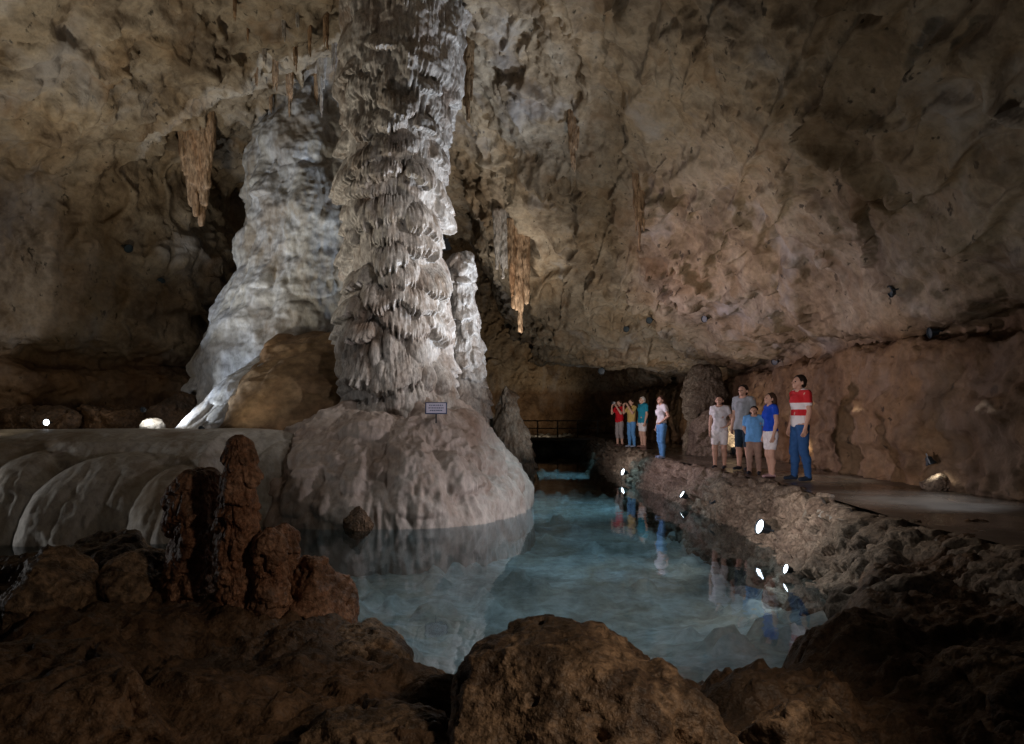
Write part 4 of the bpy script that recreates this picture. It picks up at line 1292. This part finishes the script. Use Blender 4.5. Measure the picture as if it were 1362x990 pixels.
def floodlight(loc, target, size, label, lit, group, power=0.0, col=(1, 1, 1), angle=80, bracket=True):
    root = empty('floodlight', loc)
    tag(root, label, 'lamp', group)
    d = (Vector(target) - Vector(loc)).normalized()
    root.rotation_euler = d.to_track_quat('-Z', 'Y').to_euler()
    s = size
    v, q = ring_mesh([(0.001, 0.62 * s), (0.22 * s, 0.62 * s), (0.30 * s, 0.55 * s), (0.34 * s, 0.25 * s), (0.46 * s, 0.0), (0.50 * s, -0.05 * s), (0.50 * s, -0.14 * s), (0.46 * s, -0.14 * s), (0.45 * s, -0.04 * s)])
    mobj('housing', v, q, LAMPBODY, root)
    v, q = ring_mesh([(0.001, -0.05 * s), (0.22 * s, -0.055 * s), (0.445 * s, -0.03 * s)])
    mobj('lens', v, q[:, ::-1], lit, root)
    parts = []
    for sg in (-1, 1): parts.append(box_verts(sg * 0.47 * s, 0, 0.27 * s, 0.05 * s, 0.12 * s, 0.6 * s, 0.01 * s))
    parts.append(box_verts(0, 0, 0.62 * s, 0.99 * s, 0.14 * s, 0.06 * s, 0.01 * s))
    parts.append(box_verts(0, 0, 0.80 * s, 0.10 * s, 0.10 * s, 0.32 * s, 0.01 * s))
    v, q = join(parts)
    mobj('bracket', v, q, LAMPBODY, root, smooth=False)
    if power > 0:
        lamp('SPOT', tuple(Vector(loc) + d * (0.2 * s + 0.01)), target, power, col, 0.35 * s, angle, 0.85)
    return root


def sit_lamp(px, py, Y, target, size, label, lit, group, **kw):
    return floodlight(tuple(at(px, py, Y)), target, size, label, lit, group, **kw)


cm = empty('camera', HELD_CAMERA, face(125)); tag(cm, 'small silver camera held up by the person in the red shirt', 'camera')
v, q = box_verts(0, 0, 0, 0.13, 0.05, 0.085, 0.008); mobj('body', v, q, plain('silver_paint', (0.45, 0.45, 0.47), 0.4), cm, smooth=False)
v, q = ring_mesh([(0.001, 0.0), (0.034, 0.0), (0.034, 0.06), (0.026, 0.065), (0.001, 0.06)]); v = v[:, [0, 2, 1]] + np.array([0, 0.02, 0], np.float32); mobj('lens', v, q, LAMPBODY, cm)
GP = 'floodlights at the foot of the stone wall'
sit_lamp(1012, 701, 9.55, (-2.0, 8.6, 2.2), 0.22, 'largest white lit floodlight low on the pool side of the stone wall', LENS_ON, GP, power=0)
sit_lamp(955, 662, 12.6, (-2.0, 13.0, 5.5), 0.36, 'bluish grey floodlight turned to the column below the visitors', LENS_OFF, GP)
sit_lamp(908, 658, 14.3, (-2.5, 14.0, 4.0), 0.18, 'small floodlight at the waterline beside the bluish grey one', LENS_ON, GP)
sit_lamp(829, 628, 19.3, (-3.0, 17.0, 2.2), 0.2, 'white lit floodlight farthest along the stone wall', LENS_ON, GP)
sit_lamp(1046, 757, 7.9, (0.0, 7.6, 1.2), 0.12, 'small lit floodlight nearest the camera just above the water', LENS_ON, GP)
GW = 'dark floodlights mounted on the cave vault'
for (px, py, s, lb) in ((1195, 380, 0.20, 'dark floodlight high on the right vault, the largest of those above the ledge'), (937, 418, 0.18, 'dark floodlight on the pinkish vault above the lone woman'),
                        (1031, 474, 0.20, 'dark floodlight at the rock ledge just above the striped shirt man'), (868, 421, 0.2, 'dark floodlight in a hollow of the vault above the far visitors'),
                        (836, 433, 0.2, 'dark floodlight next to the hollow of the vault, the lower of a close pair'), (801, 487, 0.26, 'dark floodlight low on the vault at the end of the pool'),
                        (1243, 452, 0.18, 'small grey floodlight tucked under the ledge on the right wall')):
    p, n = wall_at(px, py, s * 0.75)
    floodlight(tuple(p), (-1.0, 12.0, 2.0), s, lb, LENS_OFF, GW)
for (px, py, lb) in ((167, 331, 'dark floodlight on the left wall, the upper one'), (207, 374, 'dark floodlight on the left wall, the lower one near the recess')):
    p, n = wall_at(px, py, 0.16)
    floodlight(tuple(p), (-5, 14, 3.0), 0.22, lb, LENS_OFF, 'dark floodlights on the left wall')
GF = 'small warm lamps at the foot of the right wall'
floodlight((6.0, 23.4, 0.95), (5.9, 24.4, 2.2), 0.2, 'small warm lamp by the squat dripstone behind the lone woman', LENS_WARM, GF, power=40, col=(1, 0.85, 0.62), angle=110)
floodlight((5.9, 18.1, 0.95), (6.3, 18.8, 2.0), 0.2, 'small warm lamp at the wall foot between the white dressed woman and the boy', LENS_WARM, GF, power=34, col=(1, 0.85, 0.62), angle=110)
floodlight((6.05, 14.6, 0.95), (6.5, 15.2, 1.8), 0.2, 'small warm lamp at the wall foot behind the girl in blue', LENS_WARM, GF, power=26, col=(1, 0.85, 0.62), angle=110)
p = at(1238, 616, 10.3)
floodlight((p.x, p.y, p.z), (p.x + 0.12, p.y - 0.1, 0.8), 0.16, 'small lamp lighting a stone low on the right wall', LENS_OFF, GF, power=5, col=(1, 0.88, 0.7), angle=90)
boulder('boulder', (p.x + 0.08, p.y + 0.02, 0.86), (0.22, 0.18, 0.16), 'small pale stone lit by the lamp low on the right wall', M['wallstone'], 131, cuts=4, res=0.02)
GL = 'lamps on the rock shelf at the left'
floodlight(tuple(at(62, 562, 13.0)), (-8.5, 9.0, 1.9), 0.13, 'tiny white lamp at the back of the left rock shelf', LENS_ON, GL)
p = at(200, 569, 13.2)
boulder('boulder', (p.x, 13.3, 1.66), (0.26, 0.22, 0.16), 'small white rock glowing under a lamp on the left rock shelf', M['pale'], 133, cuts=4, res=0.02)
floodlight((p.x + 0.05, 12.85, 1.98), (p.x, 13.2, 1.7), 0.10, 'small lamp shining straight down on the white rock', LENS_OFF, GL, power=22, col=(1, 0.97, 0.9), angle=100)
floodlight(tuple(at(268, 571, 13.2)), (-5.6, 14.5, 2.6), 0.14, 'small bluish lamp at the foot of the bright flowstone slope', LENS_OFF, GL)

# sign on the mound
sp = at(580, 543, 12.3)
LETTER = plain('letter_paint', (0.05, 0.08, 0.20), 0.6)
sg = empty('sign', tuple(sp)); tag(sg, 'small white notice sign with a dark blue edge at the foot of the column', 'sign')
sg.rotation_euler = (math.radians(-10), 0, math.radians(4))
v, q = box_verts(0, 0.012, 0, 0.39, 0.016, 0.215, 0.004); mobj('border', v, q, plain('navy_paint', (0.02, 0.05, 0.16), 0.5), sg, smooth=False)
v, q = box_verts(0, 0.0, 0, 0.352, 0.012, 0.182, 0.003); mobj('board', v, q, plain('white_paint', (0.66, 0.64, 0.80), 0.5, var=0.03), sg, smooth=False)
for rz_, ww, n_ in ((0.052, 0.25, 7), (0.002, 0.27, 9), (-0.045, 0.22, 7)):
    parts = []
    xx = -ww / 2
    wds = [random.uniform(0.6, 1.6) for _ in range(n_)]
    tot = sum(wds) + 0.4 * (n_ - 1)
    for w_ in wds:
        L_ = w_ / tot * ww
        parts.append(box_verts(xx + L_ / 2, -0.0075, rz_, L_, 0.004, 0.016, 0.001)); xx += L_ + 0.4 / tot * ww
    v, q = join(parts); mobj('lettering', v, q, LETTER, sg, smooth=False)
v, q = box_verts(0.0, 0.04, -0.12, 0.025, 0.02, 0.3); mobj('stake', v, q, LAMPBODY, sg, smooth=False)

# low walkway across the far end
wk = empty('walkway', (2.4, 35.5, 0)); tag(wk, 'dark low walkway with railings across the far end of the pool', 'walkway')
DK = plain('dark_timber', (0.05, 0.04, 0.032), 0.6)
v, q = box_verts(0, 0, 0.62, 4.6, 1.1, 0.12, 0.01); mobj('deck', v, q, plain('deck_concrete', (0.20, 0.18, 0.16), 0.7), wk, smooth=False)
for x_ in (-2.1, -1.05, 0.0, 1.05, 2.1):
    v, q = box_verts(x_, 0.45, 1.12, 0.07, 0.07, 0.9, 0.006); mobj('post', v, q, DK, wk, smooth=False)
v, q = join([box_verts(0, 0.45, 1.55, 4.6, 0.06, 0.06), box_verts(0, 0.45, 1.15, 4.6, 0.05, 0.05)]); mobj('handrail', v, q, DK, wk, smooth=False)

LIGHTS = [  # most are unseen spots added to light the cave, with no fixture
    # column, cool and grazing from the right: one lamp low at the stone wall, one from the vault
    ('SPOT', (3.3, 14.0, 0.5), (-2.2, 14.2, 7.6), 2900, (0.74, 0.85, 1.0), 0.10, 62, 0.8),
    ('SPOT', (4.2, 10.6, 5.7), (-2.3, 13.9, 4.4), 950, (1.0, 0.95, 0.92), 0.10, 52, 0.9),
    ('SPOT', (1.2, 7.6, 6.6), (-2.2, 13.0, 3.2), 260, (1.0, 0.91, 0.85), 0.10, 55, 0.9),  # unseen fill added in front of the column
    ('SPOT', (3.3, 9.9, 0.6), (-1.6, 12.8, 0.6), 330, (1.0, 0.90, 0.92), 0.10, 70, 0.9),
    # pale formation, bluish from below left
    ('SPOT', (-9.6, 11.9, 2.3), (-6.2, 17.0, 6.8), 820, (0.74, 0.85, 1.0), 0.1, 48, 0.9),
    ('SPOT', (-7.2, 13.6, 1.72), (-5.9, 14.5, 2.5), 210, (0.78, 0.87, 1.0), 0.05, 80, 0.9),
    ('SPOT', (-5.6, 12.4, 1.8), (-4.3, 15.0, 3.2), 22, (1.0, 0.85, 0.62), 0.1, 80, 0.9),
    # right wall and visitors, rosy
    ('SPOT', (-0.6, 16.8, 2.4), (6.2, 15.6, 3.4), 780, (0.98, 0.78, 0.86), 0.15, 100, 0.9),
    ('SPOT', (0.8, 6.0, 0.9), (5.4, 13.5, 1.8), 700, (1.0, 0.85, 0.83), 0.12, 60, 0.9),
    ('SPOT', (0.6, 17.0, 0.8), (4.6, 23.5, 1.6), 700, (1.0, 0.87, 0.84), 0.12, 50, 0.9),
    # ceiling washes, unseen and added to lift the vault
    ('SPOT', (-7.0, 11.7, 1.9), (-5.0, 14.3, 10.5), 850, (1.0, 0.90, 0.72), 0.25, 110, 0.9),
    ('SPOT', (2.2, 12.0, 0.6), (0.8, 14.5, 9.5), 460, (1.0, 0.89, 0.76), 0.25, 110, 0.9),
    ('SPOT', (2.9, 6.8, 1.0), (4.2, 9.0, 7.0), 60, (1.0, 0.84, 0.66), 0.25, 120, 0.9),
    ('SPOT', (-8.5, 11.2, 1.8), (-11, 15.5, 5.0), 50, (1.0, 0.78, 0.50), 0.3, 120, 0.9),
    ('SPOT', (1.6, 17.5, 0.5), (1.9, 22.0, 5.5), 420, (1.0, 0.88, 0.76), 0.2, 100, 0.9),
    ('SPOT', (-0.2, 18.5, 2.6), (-1.0, 21.0, 8.0), 520, (1.0, 0.93, 0.84), 0.1, 80, 0.9),
    # far passage: unseen spots added to lift the back wall and stump
    ('SPOT', (3.4, 36.5, 1.4), (-1.5, 42.0, 4.0), 420, (1.0, 0.80, 0.58), 0.2, 110, 0.9),
    ('SPOT', (1.9, 22.3, 0.4), (-0.2, 24.0, 2.0), 30, (1.0, 0.9, 0.78), 0.1, 70, 0.9),
    # flowstone bank: unseen side spot added to brighten its front
    ('SPOT', (-12.0, 8.0, 1.3), (-7.0, 10.4, 0.6), 330, (0.98, 0.96, 0.95), 0.1, 120, 0.9),
    # pool: unseen spots added overhead, then two low ones at the wall
    ('SPOT', (1.6, 9.5, 7.4), (0.2, 8.6, -0.5), 1150, (0.90, 0.97, 1.0), 0.2, 66, 0.9),
    ('SPOT', (2.6, 28.5, 3.0), (1.9, 29.0, -0.6), 520, (0.45, 0.85, 1.0), 0.1, 62, 0.8),
    ('SPOT', (3.0, 18.5, 4.6), (1.2, 19.0, -0.6), 1300, (0.50, 0.84, 1.0), 0.1, 66, 0.9),
    ('SPOT', (2.4, 13.0, 5.8), (1.4, 13.4, -0.6), 800, (0.62, 0.88, 1.0), 0.1, 58, 0.9),
    ('SPOT', (3.35, 8.3, 0.35), (2.5, 8.05, -0.7), 26, (1.0, 0.97, 0.92), 0.05, 80, 0.9),
    ('SPOT', (3.6, 11.6, 0.40), (2.3, 11.4, -0.7), 40, (1.0, 0.97, 0.92), 0.05, 80, 0.9),
    # pools of light on the path
    ('SPOT', (6.3, 9.3, 3.0), (5.5, 9.2, 0.75), 170, (0.85, 0.92, 1.0), 0.05, 60, 0.9),
    ('SPOT', (6.3, 12.6, 2.6), (5.6, 12.2, 0.75), 60, (1.0, 0.92, 0.8), 0.05, 60, 0.9),
    # stones of the low wall: unseen spot added over the pool
    ('SPOT', (1.6, 10.5, 2.6), (4.2, 8.2, 0.3), 170, (1.0, 0.85, 0.74), 0.1, 75, 0.9),
    # foreground
    ('SPOT', (2.3, 1.8, 2.8), (-0.6, 4.2, 0.4), 135, (1.0, 0.78, 0.58), 0.12, 80, 0.9),
]
for a in LIGHTS: lamp(*a)

scene.view_settings.view_transform = 'Standard'
scene.view_settings.look = 'None'
scene.view_settings.exposure = 0
scene.view_settings.gamma = 1
scene.render.engine = 'CYCLES'
scene.cycles.use_denoising = True
scene.cycles.denoiser = 'OPENIMAGEDENOISE'
scene.cycles.denoising_prefilter = 'NONE'
scene.cycles.denoising_input_passes = 'RGB_ALBEDO_NORMAL'
scene.cycles.max_bounces = 4
scene.cycles.use_adaptive_sampling = True
scene.cycles.adaptive_threshold = 0.015
scene.cycles.diffuse_bounces = 2
scene.cycles.glossy_bounces = 3
scene.cycles.transparent_max_bounces = 8
scene.cycles.sample_clamp_indirect = 4.0
scene.cycles.caustics_reflective = False
scene.cycles.caustics_refractive = False
